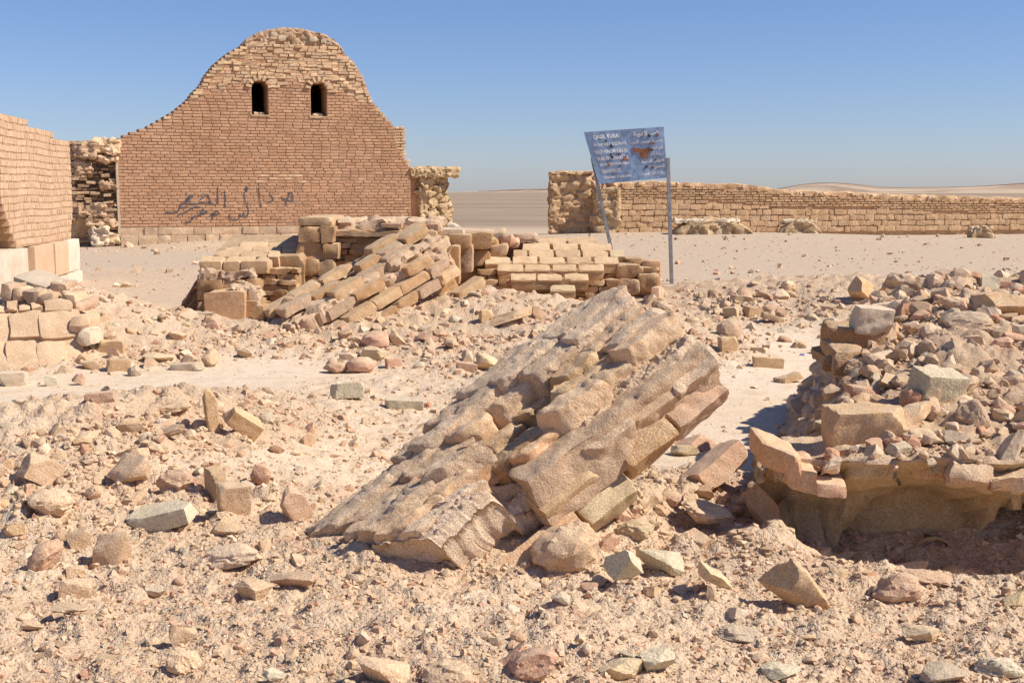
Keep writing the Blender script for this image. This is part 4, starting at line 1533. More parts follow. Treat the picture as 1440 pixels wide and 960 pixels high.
def build_fallen_c():
    p = empty('fallen_wall', at(470, 440, 14.6), 'leaning brick slab with diagonal courses propped against the flat-topped wall block', 'wall fragment')
    A = at(364, 446, 14.1)
    B = at(580, 322, 15.5)
    d = B - A
    L = np.linalg.norm(d)
    d = d / L
    side = V3(0.80, -0.60, 0.12)
    side -= d * (side @ d)
    side /= np.linalg.norm(side)
    nrm = np.cross(d, side)
    nrm = nrm if nrm[2] > 0 else -nrm
    # body: leaning plate, thickness away from the lit upper side
    obox('mortar_core', A - nrm * 0.55 - side * 0.25, d * L, side * 0.95, nrm * 0.50, p, step=0.04, rough=0.07, freq=3, rnd_r=0.07, mat=M['ruin_rubble'], seed=40, blocky=0.06, bfreq=4.5, maxn=70)
    obox('mortar_core', A - nrm * 1.0 + d * 0.1 + side * 0.1, d * (L - 0.2), side * 0.62, nrm * 0.6, p, step=0.06, rough=0.06, freq=3, rnd_r=0.06, mat=M['block'], seed=41, blocky=0.04, bfreq=4)

    def br(u, s, w, ln, wd, th, mat, seed, chips=1):
        obox('brick', A + d * u + side * s + nrm * w, d * ln, side * wd, nrm * th, p, step=0.04, rough=0.014, freq=8, rnd_r=0.009, mat=M[mat], seed=seed, chips=chips)
    r5 = random.Random(3)
    for k, (sd, wv, th) in enumerate(((0.02, -0.02, 0.11), (0.24, -0.06, 0.12), (0.44, -0.12, 0.14), (0.58, -0.24, 0.13), (0.66, -0.38, 0.13), (0.70, -0.52, 0.13), (0.72, -0.66, 0.13), (0.72, -0.80, 0.13))):
        u = r5.uniform(-0.05, 0.25)
        while u < L - 0.25:
            ln = r5.uniform(0.30, 0.46)
            if r5.random() > 0.32:
                br(u, sd + r5.uniform(-0.03, 0.04), wv + r5.uniform(-0.02, 0.03), ln - 0.015, 0.2, th - 0.01, r5.choice(['brick_tan', 'brick_tan', 'block', 'ruin_rubble', 'ruin_rubble']), k * 20 + int(u * 10), 5)
            u += ln
    # upright flakes at the left foot
    for i, (x0, x1, y0, y1) in enumerate(((362, 371, 430, 476), (371, 382, 437, 476), (381, 398, 424, 478), (396, 420, 420, 476))):
        front_box(p, 'flake', x0, x1, y0, y1, 14.0 + 0.1 * (i % 3), 0.5, ('block', 'yellow', 'block', 'pier')[i], 50 + i, rough=0.03, lean=0.15, step=0.05, chips=1)


def build_fallen_d():
    p = empty('fallen_wall', at(780, 435, 17.2), 'heap-backed slab of neat brick courses stepping back below the sign', 'wall fragment')
    rows = [(333, 343, 17.95, ((756, 798), (799, 841))), (341, 352, 17.72, ((735, 775), (778, 814), (817, 862))), (350, 361, 17.48, ((722, 743), (744, 780), (782, 818), (820, 857), (858, 880))),
            (360, 371, 17.22, ((682, 719), (721, 757), (759, 797), (798, 834), (836, 872))), (371, 381, 16.98, ((700, 737), (738, 775), (777, 812), (814, 851))),
            (384, 394, 16.72, ((718, 755), (756, 792), (794, 830))), (400, 409, 16.48, ((774, 811),))]
    for ri, (y0, y1, Y, bs) in enumerate(rows):
        for x0, x1 in bs:
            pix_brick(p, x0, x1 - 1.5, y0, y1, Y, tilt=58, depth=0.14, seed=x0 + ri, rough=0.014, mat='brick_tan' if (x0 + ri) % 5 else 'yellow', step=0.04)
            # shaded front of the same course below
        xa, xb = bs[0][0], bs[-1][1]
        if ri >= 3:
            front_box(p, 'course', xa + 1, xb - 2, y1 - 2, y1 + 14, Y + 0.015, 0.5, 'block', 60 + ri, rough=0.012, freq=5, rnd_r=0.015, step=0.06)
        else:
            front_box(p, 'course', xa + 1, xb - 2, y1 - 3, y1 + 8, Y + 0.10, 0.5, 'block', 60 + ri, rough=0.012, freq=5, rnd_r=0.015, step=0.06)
    front_box(p, 'base_masonry', 680, 868, 394, 446, 17.0, 1.0, 'block', 71, rough=0.05, lean=0.1)
    courses(p, 676, 872, 394, 446, 16.92, 0.25, 'block', 71, pitch=8.5)
    courses(p, 671, 722, 378, 432, 17.1, 0.4, 'block', 72, pitch=8.5)
    courses(p, 850, 928, 376, 424, 17.18, 0.4, 'block', 73, pitch=8.5)
    front_box(p, 'base_masonry', 760, 926, 378, 432, 17.3, 1.0, 'block', 73, rough=0.05, blocky=0.03, bfreq=3,
              shape=lambda W, P: W - np.column_stack([np.zeros(len(W)), np.zeros(len(W)), 0.12 * P[:, 2] * P[:, 0] ** 3]))
    for (x0, x1, y0, y1, Y, m, s) in ((880, 904, 363, 380, 17.3, 'block', 74), (903, 930, 366, 392, 17.25, 'orange', 75), (866, 900, 372, 392, 17.15, 'block', 76), (896, 928, 384, 410, 17.1, 'block', 77), (860, 900, 392, 415, 17.05, 'pier', 78)):
        front_box(p, 'broken_brick', x0, x1, y0, y1, Y, 0.4, m, s, rough=0.035, freq=5, rnd_r=0.04, step=0.045, chips=2)
    for (x0, x1, y0, y1, Y, m, s) in ((662, 700, 334, 362, 17.6, 'block', 80), (688, 712, 343, 362, 17.5, 'tan', 81), (704, 722, 332, 346, 17.7, 'red', 82), (714, 732, 336, 350, 17.75, 'red', 83), (664, 690, 352, 372, 17.3, 'block', 84),
                                      (722, 757, 328, 342, 18.1, 'ruin_rubble', 85), (640, 712, 323, 338, 18.3, 'ruin_rubble', 86)):
        front_box(p, 'broken_brick', x0, x1, y0, y1, Y, 0.4, m, s, rough=0.06, freq=4, rnd_r=0.05, step=0.045, chips=2)
    front_box(p, 'backing', 676, 860, 338, 440, 18.25, 0.9, 'pier', 90, rough=0.06,
              shape=lambda W, P: W - np.column_stack([np.zeros(len(W)), np.zeros(len(W)), 0.10 * P[:, 2] * np.abs(P[:, 0] - 0.5) * 2]))
    # red tile standing at the right end
    front_box(p, 'tile', 915, 927, 404, 432, 16.6, 0.3, 'pink', 91, rough=0.015, lean=0.10, step=0.05)


build_fallen_a()
build_fallen_b()
build_fallen_c()
build_fallen_d()


def build_block_wall():
    p = empty('block_wall', at(55, 515, 12.4), 'low sunlit wall of large smooth tan blocks at the left edge below the limestone base', 'wall')
    t, yaw = R(36), R(24)
    n = V3(math.sin(yaw) * math.cos(t), -math.cos(yaw) * math.cos(t), math.sin(t))
    a = V3(math.cos(yaw), math.sin(yaw), 0)
    up = np.cross(n, a)
    up = up if up[2] > 0 else -up
    O = at(118, 516, 12.2)

    def P(u, v, w=0):
        return O + a * u + up * v + n * w

    def uv(px, py):
        q = hit_plane(px, py, O, n)
        return float((q - O) @ a), float((q - O) @ up)
    for i, (x0, x1, y0, y1, pr, mt) in enumerate(((-40, 10, 478, 516, -.02, 'brick_tan'), (11, 52, 477, 515, 0, 'brick_tan'), (53, 92, 479, 514, .012, 'brick_tan'), (93, 117, 480, 512, -.03, 'tan'),
                                                  (-40, 11, 440, 476, -.05, 'tan'), (13, 57, 437, 475, .0, 'brick_tan'), (58, 108, 437, 476, .015, 'brick_tan'),
                                                  (-40, 10, 424, 439, -.03, 'tan'), (10, 27, 422, 437, .02, 'tan'), (28, 42, 428, 436, -.02, 'tan'), (43, 60, 424, 437, .03, 'tan'), (62, 100, 418, 436, -.01, 'pink'), (-20, 20, 516, 530, -.1, 'brick_tan'))):
        (u0, v0), (u1, v1) = uv(x0, y1), uv(x1, y0)
        obox('block', P(u0, v0, -0.3), a * (u1 - u0 - 0.004), up * (v1 - v0 - 0.004), n * (0.3 + pr * 0.6), p, step=0.035, rough=0.03, freq=5, rnd_r=0.012, mat=M['tan'], seed=100 + i, chips=3)
    (u0, v0), (u1, v1) = uv(-60, 525), uv(112, 420)
    obox('core', P(u0, v0 - 0.1, -0.9), a * (u1 - u0), up * (v1 - v0), n * 0.875, p, step=0.06, rough=0.04, mat=M['tan'], seed=130, blocky=0.02)
    q = at(5, 420, 13.3)
    for i, (x0, x1, y0, y1, Y, mt) in enumerate(((0, 18, 400, 424, 13.0, 'ruin_rubble'), (16, 34, 406, 424, 13.0, 'tan'), (30, 56, 410, 426, 12.9, 'ruin_rubble'), (52, 74, 412, 428, 12.9, 'tan'), (72, 92, 399, 412, 13.2, 'ruin_rubble'), (84, 106, 414, 430, 12.9, 'tan'), (104, 118, 426, 438, 12.7, 'pink'), (98, 124, 446, 462, 12.4, 'tan'), (110, 130, 462, 486, 12.3, 'pale'))):
        front_box(p, 'crest_stone', x0, x1, y0, y1, Y, 0.4, mt, 140 + i, rough=0.06, freq=5, rnd_r=0.02, step=0.04, chips=5)
    a_, b_ = at(18, 394, 13.6), at(76, 414, 13.2)
    obox('fallen_plaster', a_ - V3(0, 0, .05), b_ - a_, V3(0.1, 0.5, 0.06), V3(0, 0, 0.10), p, step=0.06, rough=0.02, rnd_r=0.03, mat=M['pale'], seed=150)


build_block_wall()

# ---------------------------------------------------------------- big tilted slab in the foreground
SL1 = at(356, 786, 5.80)      # toe, far side
SL2 = at(836, 422, 6.65)      # head, far side
SL3 = at(972, 446, 6.05)      # head, near side
SL4 = at(598, 720, 5.40)      # toe, near side


def slab_s(u, v):
    u, v = np.asarray(u)[..., None], np.asarray(v)[..., None]
    return SL1 * (1 - u) * (1 - v) + SL2 * u * (1 - v) + SL3 * u * v + SL4 * (1 - u) * v


SL_N = np.cross(SL2 - SL1, SL4 - SL1)
SL_N = SL_N / np.linalg.norm(SL_N)
SL_N = SL_N if SL_N[2] > 0 else -SL_N
SL_D = (SL2 + SL3 - SL1 - SL4)
SL_D = SL_D / np.linalg.norm(SL_D)
SL_V = np.cross(SL_N, SL_D)
SL_V = SL_V if (SL_V @ (SL4 - SL1)) > 0 else -SL_V


def slab_uv(px, py):
    """Slab coordinates of the point seen at a photograph pixel (Newton steps on the bilinear patch)."""
    u, v = 0.5, 0.5
    d = ray(px, py)
    for k in range(12):
        S = slab_s(np.array(u), np.array(v))
        t = ((S - EYE) @ d) / (d @ d)
        e = EYE + d * t - S
        du = (slab_s(np.array(u + 1e-4), np.array(v)) - S) / 1e-4
        dv = (slab_s(np.array(u), np.array(v + 1e-4)) - S) / 1e-4
        n = np.cross(du, dv)
        A = np.column_stack([du, dv, -d])
        sol = np.linalg.lstsq(A, EYE + d * t - S, rcond=None)[0]
        u, v = u + sol[0], v + sol[1]
    return u, v


def poly_dist(x, y, poly):
    """Signed distance to a polygon, positive inside."""
    poly = np.asarray(poly)
    best = np.full(len(x), 1e9)
    ins = np.zeros(len(x), bool)
    for i in range(len(poly)):
        (ax, ay), (bx, by) = poly[i], poly[(i + 1) % len(poly)]
        ex, ey = bx - ax, by - ay
        t = np.clip(((x - ax) * ex + (y - ay) * ey) / (ex * ex + ey * ey + 1e-12), 0, 1)
        best = np.minimum(best, np.hypot(x - ax - t * ex, y - ay - t * ey))
        c = ((ay > y) != (by > y)) & (x < (bx - ax) * (y - ay) / (by - ay + 1e-12) + ax)
        ins ^= c
    return np.where(ins, best, -best)


# plates and hollows of the slab: outline in photograph pixels, height in metres, softness of the edge in metres
SLAB_PLATES = [
    ([(686, 566), (744, 537), (790, 560), (850, 600), (800, 640), (735, 668), (668, 668), (640, 640), (652, 600)], -0.12, 0.05),
    ([(440, 730), (520, 690), (540, 720), (470, 775), (420, 780)], -0.03, 0.03),
]


def slab_h(u, v, W):
    Lu, Lv = u * 3.1, v * 1.25
    q = np.column_stack([Lu, Lv, np.zeros(len(u))])
    wob = 0.05 * fbm(q, 1.6, 3, 77) + 0.02 * fbm(q, 6, 2, 78)
    h = np.zeros(len(u))
    h -= 0.13 * sstep(0.0, 0.06, v)
    for poly, dz, soft in SLAB_PLATES:
        P2 = np.array([slab_uv(*p) for p in poly]) * [3.1, 1.25]
        sd = poly_dist(Lu, Lv, P2) + 0.9 * wob
        h += dz * sstep(-soft * 0.4, soft, sd)
    for uc, vc, ru, rv, dz in ((0.30, 0.86, 0.020, 0.04, 0.10), (0.42, 0.93, 0.022, 0.04, 0.10)):
        r = np.sqrt(((u - uc) / ru) ** 2 + ((v - vc) / rv) ** 2) + 1.3 * wob
        h -= dz * (1 - sstep(0.45, 1.05, r))
    st = np.column_stack([Lu * 1.2, Lv * 4.5, np.zeros(len(u))])
    h += 0.018 * (1 - np.abs(fbm(st, 1.3, 3, 80)) * 2)
    h += 0.045 * fbm(q, 2.4, 4, 81) + 0.022 * fbm(q, 9, 4, 82, 0.6)
    f1, gap, val = cells(q, 22, 83)
    h += 0.016 * val * sstep(0.6, 0.15, f1)
    f1, gap, val = cells(q, 48, 86)
    h += 0.008 * val * sstep(0.6, 0.15, f1)
    return h


def build_slab():
    p = empty('tilted_slab', slab_s(np.array(.4), np.array(.6)) * V3(1, 1, 0), 'huge tilted slab of mortar and brick lying across the foreground, its upper end raised to the right', 'wall fragment')
    nu, nv = 300, 150
    u, v = np.meshgrid(np.linspace(-0.02, 1.0, nu + 1), np.linspace(0, 1.0, nv + 1), indexing='ij')
    uu, vv = u.ravel(), v.ravel()
    # ragged outline
    q = np.column_stack([uu * 3.1, vv * 1.25, np.zeros(len(uu))])
    eu = 0.035 * fbm(q, 3.0, 4, 60) * sstep(0.7, 1.0, uu)
    ev = 0.05 * fbm(q, 2.2, 4, 61) * (sstep(0.3, 0.0, vv) + sstep(0.8, 1.0, vv))
    S = slab_s(uu + eu, vv + ev)
    h = slab_h(uu, vv, S)
    edge = 0.10 * (1 - sstep(0.0, 0.05, vv)) + 0.10 * sstep(0.965, 1.0, vv) + 0.10 * sstep(0.975, 1.0, uu)
    top = S + SL_N * (h - edge * 0.6)[:, None]
    lump = np.column_stack([fbm(S, 9, 3, 64), fbm(S, 9, 3, 65), fbm(S, 9, 3, 66)])
    top = top + lump * 0.014
    V = [top]
    idx = np.arange(len(top)).reshape(nu + 1, nv + 1)
    Q = [np.stack([idx[:-1, :-1], idx[1:, :-1], idx[1:, 1:], idx[:-1, 1:]], -1).reshape(-1, 4)]
    ring = np.concatenate([idx[:, 0], idx[-1, 1:], idx[-2::-1, -1], idx[0, -2:0:-1]])
    # head end and near edge fall away under the slab
    base = len(top)
    prev = ring
    ctr = slab_s(np.array(0.45), np.array(0.45))
    for k, (dn, inn) in enumerate(((0.05, 0.0), (0.10, 0.015), (0.15, 0.03), (0.20, 0.06), (0.25, 0.11), (0.29, 0.18), (0.34, 0.30))):
        ring_p = top[ring]
        inward = ctr - ring_p
        inward -= SL_N * (inward @ SL_N)[:, None]
        inward /= np.linalg.norm(inward, axis=1)[:, None]
        W = ring_p - SL_N * dn + inward * inn
        nz = fbm(W, 4, 4, 90 + k)
        W = W - inward * (0.05 * nz)[:, None] - SL_N * (0.01 * nz)[:, None]
        V.append(W)
        cur = base + np.arange(len(ring))
        nxt = np.roll(cur, -1)
        Q.append(np.stack([prev, np.roll(prev, -1), nxt, cur], -1))
        prev = cur
        base += len(ring)
    V, Q = np.concatenate(V), np.concatenate(Q)
    Q = Q[:, ::-1] if (np.cross(V[Q[0, 1]] - V[Q[0, 0]], V[Q[0, 3]] - V[Q[0, 0]]) @ SL_N) < 0 else Q
    link('mortar_body', np_mesh('mortar_body', V, Q=Q, mat=M['mortar']), p)

    def br(u0, u1, v, up, wd, th, mat, seed, chips=1, rough=0.016, name='brick', yaw=0.0, drop=0.0, under=0.0):
        """Brick lying along the slab: v is its far side, up how far its top stands out of the mortar, drop how far below."""
        um, vm = np.array([(u0 + u1) / 2]), np.array([min(v, 0.97)])
        w = float(slab_h(um, vm, None)[0]) + up - th - drop
        A, B = slab_s(np.array(u0), np.array(v)), slab_s(np.array(u1), np.array(v))
        d = B - A
        L = np.linalg.norm(d)
        d = d / L
        s = SL_V - d * (SL_V @ d)
        s = s / np.linalg.norm(s)
        d2 = d * math.cos(yaw) + s * math.sin(yaw)
        s2 = s * math.cos(yaw) - d * math.sin(yaw)
        cu_, su_ = math.cos(R(under)), math.sin(R(under))
        s3, n3 = s2 * cu_ - SL_N * su_, SL_N * cu_ + s2 * su_
        obox(name, A + SL_N * w, d2 * L, s3 * wd, n3 * th, p, step=0.018, rough=rough, freq=6, rnd_r=0.012, mat=M[mat], seed=seed, chips=chips, maxn=50)
    # bricks bare along the near side: an upper and a lower layer
    br(0.34, 0.98, 0.80, -0.02, 0.22, 0.26, 'ruin_rubble', 40, 3, 0.04, name='mortar_core')
    br(0.30, 0.50, 0.90, 0.01, 0.14, 0.12, 'brick_tan', 4, 4, 0.02, under=30)
    br(0.505, 0.66, 0.90, 0.0, 0.14, 0.12, 'mortar', 3, 4, 0.03, under=34)
    br(0.665, 0.82, 0.89, 0.0, 0.15, 0.12, 'tan', 5, 4, 0.025, under=34)
    br(0.83, 1.0, 0.87, 0.0, 0.17, 0.14, 'mortar', 6, 5, 0.05, under=34)
    br(0.09, 0.37, 0.955, 0.0, 0.12, 0.14, 'orange', 1, 1, 0.012, drop=0.10, under=44)
    br(0.385, 0.57, 0.93, 0.0, 0.13, 0.14, 'yellow', 2, 1, 0.02, drop=0.12, under=44)
    br(0.58, 0.76, 0.94, 0.0, 0.11, 0.15, 'block', 7, 2, 0.02, drop=0.13, under=44)
    br(0.77, 0.98, 0.92, 0.0, 0.11, 0.16, 'pink', 14, 4, 0.03, drop=0.14, under=44)
    # mortar-crusted layers of brick courses, stepped and broken
    def layer(u0, u1, v0, v1, top, th, mat, seed, chips=5, rough=0.035, skew=0.0, grit=0.010):
        A = slab_s(np.array(u0), np.array(v0)) + SL_N * (top - th)
        B = slab_s(np.array(u1), np.array(v0)) + SL_N * (top - th)
        D = slab_s(np.array(u0 + skew), np.array(v1)) + SL_N * (top - th)
        def ragged(W, P):
            # torn ends and sides, a sagging top
            n = np.column_stack([fbm(W, 5.0, 4, seed + 20, 0.6), fbm(W, 5.0, 4, seed + 21, 0.6), fbm(W, 5.0, 4, seed + 22, 0.6)])
            side_ = 1 - np.minimum(np.minimum(P[:, 0], 1 - P[:, 0]) * 7, np.minimum(P[:, 1], 1 - P[:, 1]) * 4)
            return W + n * (0.010 + 0.024 * np.clip(side_, 0, 1))[:, None]
        obox('mortar_layer', A, B - A, D - A, SL_N * th, p, step=0.016, rough=rough, freq=3.2, rnd_r=0.012, mat=M[mat], seed=seed, chips=chips, maxn=95, grit=grit, shape=ragged, sharp=50)
    spec = [(0.58, 1.0, 0.00, 0.15, 0.050), (0.62, 1.0, 0.14, 0.30, 0.070), (0.66, 0.985, 0.29, 0.45, 0.055), (0.36, 0.60, 0.01, 0.14, 0.0), (0.38, 0.64, 0.13, 0.26, 0.022), (0.43, 0.68, 0.25, 0.38, -0.015),
            (0.10, 0.38, 0.02, 0.15, -0.03), (0.07, 0.40, 0.14, 0.27, -0.012), (0.09, 0.45, 0.26, 0.40, -0.045), (0.46, 0.68, 0.37, 0.47, -0.085), (0.78, 0.97, 0.44, 0.60, 0.035), (0.66, 0.79, 0.45, 0.60, -0.02),
            (0.82, 1.0, 0.59, 0.71, 0.025), (0.80, 0.99, 0.70, 0.82, 0.0), (0.62, 0.83, 0.59, 0.70, -0.03), (0.64, 0.81, 0.69, 0.82, -0.05), (0.05, 0.36, 0.39, 0.50, -0.065), (0.02, 0.35, 0.49, 0.60, -0.01),
            (0.00, 0.34, 0.59, 0.70, 0.015), (-0.01, 0.26, 0.69, 0.80, -0.03), (-0.01, 0.22, 0.79, 0.90, -0.055), (0.34, 0.52, 0.66, 0.78, -0.12), (0.36, 0.54, 0.77, 0.88, -0.10), (0.50, 0.66, 0.78, 0.90, -0.02)]
    mats_ = ['mortar', 'mortar', 'mortar', 'ruin_rubble', 'mortar', 'tan', 'mortar', 'mortar', 'ruin_rubble', 'brick_tan', 'tan', 'brick_tan', 'mortar', 'tan', 'brick_tan', 'tan', 'ruin_rubble', 'mortar', 'mortar', 'tan', 'mortar', 'block', 'orange', 'tan']
    r6 = random.Random(8)
    for k, (u0, u1, v0, v1, top) in enumerate(spec):
        cutp = u0 + (u1 - u0) * r6.uniform(0.40, 0.62)
        for (ua, ub) in (((u0, cutp), (cutp + 0.004, u1)) if u1 - u0 > 0.21 else ((u0, u1),)):
            layer(ua, ub, v0, v1 + 0.012, top + r6.uniform(-0.014, 0.014), 0.22, mats_[k], 700 + k * 3 + (ua > u0), rough=r6.uniform(0.014, 0.026), skew=r6.uniform(-0.01, 0.03), chips=4, grit=0.013)
    br(0.31, 0.38, 0.56, 0.05, 0.12, 0.10, 'orange', 9, 4, 0.03)


build_slab()

# ---------------------------------------------------------------- buried vault on the right with rubble on its back
def lip_y(x):
    return np.interp(x, [1.0, 1.25, 1.55, 1.9, 2.4, 3.2, 6.0], [5.98, 5.93, 5.86, 5.83, 5.86, 5.92, 6.1])


def left_x(y):
    return np.interp(y, [5.7, 6.2, 7.0, 8.0, 9.0, 10.8], [1.22, 1.28, 1.62, 2.06, 2.35, 2.8])


def ruin_z(x, y):
    t = y - lip_y(x)
    z = np.interp(t, [-0.02, 0.0, 0.3, 0.6, 1.2, 2.2, 3.0, 3.8, 4.6], [-9, 0.47, 0.53, 0.63, 0.80, 0.96, 1.07, 1.02, 0.45])
    e = x - left_x(y) - 0.34 * np.clip(t / 0.5, 0, 1)
    z = np.where(e < -0.72, -9, np.where(e < 0, z * (1 + e / 0.72) - 0.12, z - 0.14 * (1 - sstep(0, 0.5, e))))
    return np.where(y > 10.6, -9, z)


def surf(x, y):
    return np.maximum(ground_z(x, y), ruin_z(x, y))


def build_ruin():
    p = empty('vault_remnant', (2.4, 6.2, 0), 'half buried vault remnant with a red brick lip over a shaded plaster hollow', 'ruin')
    ns, nt = 230, 210
    prof = [(0.34, -0.45), (0.36, -0.30), (0.38, -0.18), (0.40, -0.06), (0.41, 0.05), (0.40, 0.13), (0.36, 0.20), (0.28, 0.26), (0.18, 0.295), (0.16, 0.315), (0.13, 0.335), (0.10, 0.36), (0.08, 0.39), (0.05, 0.425), (0.02, 0.455)]
    s = np.linspace(0, 1, ns + 1)
    rows, is_top = [], []
    for (dy, z) in prof:
        y0 = np.full(ns + 1, 6.0)
        x = 1.28 + s * 3.6
        y = lip_y(x)
        n = fbm(np.column_stack([x, y, np.full(len(x), z)]), 3.0, 3, 7)
        # lens shaped deeper niche in the recess wall
        cx, rx = 2.12, 0.42
        k = np.clip(1 - ((x - cx) / rx) ** 2, 0, 1)
        zn = -0.16 + 0.40 * np.sqrt(k)
        inside = sstep(0.0, 0.05, zn - z) * (z < 0.28) * (k > 0)
        cx2 = 3.0
        k2 = np.clip(1 - ((x - cx2) / 0.5) ** 2, 0, 1)
        hole2 = (k2 > 0) * sstep(0.0, 0.06, 0.20 * np.sqrt(k2) - z) * (z < 0.22)
        P3 = np.column_stack([x, y, np.full(len(x), z)])
        n5 = fbm(P3, 9.0, 4, 8, 0.6)
        cv_ = cells(P3 * [1, 1, 1.6], 5.5, 9)
        dyy = dy + 0.20 * inside * (z > -0.4) + 0.7 * hole2 + (0.07 if dy > 0.1 else 0.06) * n + 0.03 * n5 * (1 - 0.7 * inside) - 0.11 * (cv_[2] - 0.5) * (1 - 0.8 * inside) * (dy > 0.05)
        rows.append(np.column_stack([x, y + dyy, np.full(len(x), z) + 0.015 * n]))
    for t in np.linspace(0.004, 4.7, nt) ** 1.0:
        x0 = 1.28 + s * 3.6
        y = lip_y(x0) + t
        w = np.clip(t / 0.5, 0, 1)
        x = (1 - w) * x0 + w * (left_x(y) + 0.34 + s * (4.56 - left_x(y)))
        z = ruin_z(x, np.minimum(y, 10.59)) if True else 0
        z = np.where(z < -1, 0.4, z)
        P = np.column_stack([x, y, np.zeros(len(x))])
        f1, gap, val = cells(P, 4.2, 30)
        z = z + 0.09 * (val - 0.4) * sstep(0.0, 0.22, gap) * sstep(0.15, 0.6, t)
        z = z + 0.05 * fbm(P, 3.0, 4, 31) * sstep(0, 0.3, t) + 0.03 * fbm(P, 11, 4, 32, 0.6)
        f1, gap, val = cells(P, 16, 33)
        z = z + 0.022 * val * sstep(0.6, 0.1, f1)
        f1, gap, val = cells(P, 36, 37)
        z = z + 0.012 * val * sstep(0.6, 0.1, f1)
        rows.append(np.column_stack([x + 0.02 * fbm(P, 6, 3, 35), y + 0.02 * fbm(P, 6, 3, 36), z]))
    A = np.array(rows)
    # left flank: extra columns going down and slightly inward
    skip = 16
    left = A[len(prof) + skip:, 0, :]
    reach = np.clip(np.linspace(0.004, 4.7, nt)[skip:] / 0.9, 0.15, 1)
    cols = []
    for k in range(12, 0, -1):
        f = k / 12
        q = left.copy()
        q[:, 2] = left[:, 2] * (1 - f) - 0.12 * f
        q[:, 0] -= 0.72 * f ** 0.9 * reach
        n = fbm(q, 3.5, 4, 50)
        n2 = cells(q, 5.0, 52)[2] - 0.4
        q[:, 0] += 0.10 * n * sstep(0, 0.2, f) + 0.12 * n2 * sstep(0, 0.2, f)
        q[:, 2] += 0.08 * n2 * sstep(0, 0.2, f)
        cols.append(q)
    L = np.stack(cols, 1)
    def grid(name, G, mat):
        V = G.reshape(-1, 3)
        idx = np.arange(len(V)).reshape(G.shape[0], G.shape[1])
        Q = np.stack([idx[:-1, :-1], idx[:-1, 1:], idx[1:, 1:], idx[1:, :-1]], -1).reshape(-1, 4)
        link(name, np_mesh(name, V, Q=Q, mat=mat), p)
    npf = len(prof) - 1
    grid('vault_plaster', A[:npf + 1], M['plaster'])
    grid('rubble_back', A[npf:], M['ruin_rubble'])
    grid('rubble_flank', np.concatenate([L, A[len(prof) + skip:, :1, :]], 1), M['ruin_rubble'])
    obox('corner_masonry', (1.30, 6.42, -0.3), (0.34, -0.10, 0), (0.1, 0.6, 0), (0, 0, 0.62), p, step=0.03, rough=0.04, freq=4, rnd_r=0.06, mat=M['plaster'], seed=21, blocky=0.02, bfreq=6)

    # brick lip: x0,x1,top,bottom in photograph pixels at distance Y
    def lip(x0, x1, y0, y1, Y, dep, mat, seed, side=0.0, rough=0.02, chips=2, roll=0.0, name='lip_brick', lean=0.0):
        Y = Y - 0.07 if name == 'lip_brick' else Y
        o = at(x0, y1, Y)
        a = V3(at(x1, y1, Y)[0] - o[0], side, -math.tan(R(roll)) * (at(x1, y1, Y)[0] - o[0]))
        h = at(x0, y0, Y)[2] - o[2]
        obox(name, o, a, V3(lean, dep, 0.02), V3(0, 0, h), p, step=0.022, rough=rough, freq=6, rnd_r=0.016, mat=M[mat], seed=seed, chips=chips, maxn=40)
    lip(1070, 1118, 622, 654, 6.04, 0.30, 'orange', 1, side=-0.18, roll=16)
    lip(1106, 1150, 652, 690, 5.90, 0.32, 'orange', 2, side=-0.06, roll=9, chips=4, rough=0.03)
    lip(1146, 1194, 676, 700, 5.84, 0.30, 'pink', 3, side=0.02, rough=0.03, roll=3, chips=4)
    lip(1203, 1242, 640, 674, 5.98, 0.3, 'red', 5, rough=0.04, chips=4)
    lip(1241, 1268, 646, 674, 6.0, 0.3, 'pink', 6, rough=0.05, chips=5)
    lip(1284, 1314, 652, 676, 6.0, 0.3, 'orange', 7, rough=0.04, chips=4, roll=-5)
    lip(1318, 1352, 658, 680, 5.97, 0.3, 'red', 8, rough=0.04, chips=4, roll=4)
    lip(1336, 1400, 650, 684, 5.90, 0.4, 'ruin_rubble', 10, rough=0.08, chips=5, roll=5)
    lip(1392, 1446, 664, 692, 5.88, 0.4, 'tan', 16, rough=0.07, chips=5, roll=2)
    lip(1446, 1530, 658, 692, 5.95, 0.4, 'tan', 12, rough=0.07, chips=4)
    lip(1116, 1205, 636, 664, 6.05, 0.36, 'mortar', 13, rough=0.05, name='mortar_bed')
    lip(1160, 1215, 500, 520, 7.7, 0.4, 'block', 14, rough=0.05, name='flank_brick')
    lip(1176, 1216, 492, 524, 7.55, 0.4, 'block', 15, rough=0.05, name='flank_brick')
    # arched gap low in the niche and dark opening at the right
    o = at(1280, 793, 6.32)
    V, Q = [], []
    m = 14
    for k in range(m + 1):
        th = math.pi * k / m
        for (r, dd) in ((0.118, 0.0), (0.105, -0.02), (0.10, 0.30)):
            V.append((o[0] + 0.115 - r * math.cos(th), o[1] + dd, -0.15 + 0.9 * r * math.sin(th)))
    for k in range(m):
        for j in range(2):
            a = k * 3 + j
            Q.append((a, a + 3, a + 4, a + 1))
    link('drain_arch', np_mesh('drain_arch', V, Q=Q, mat=M['plaster']), p)


build_ruin()

# ---------------------------------------------------------------- single stones, bricks and lumps
def ico(sub):
    bm = bmesh.new()
    bmesh.ops.create_icosphere(bm, subdivisions=sub, radius=1.0)
    V = np.array([v.co[:] for v in bm.verts])
    T = np.array([[v.index for v in f.verts] for f in bm.faces])
    bm.free()
    return V, T


ICO = {k: ico(k) for k in (1, 2, 3, 4)}


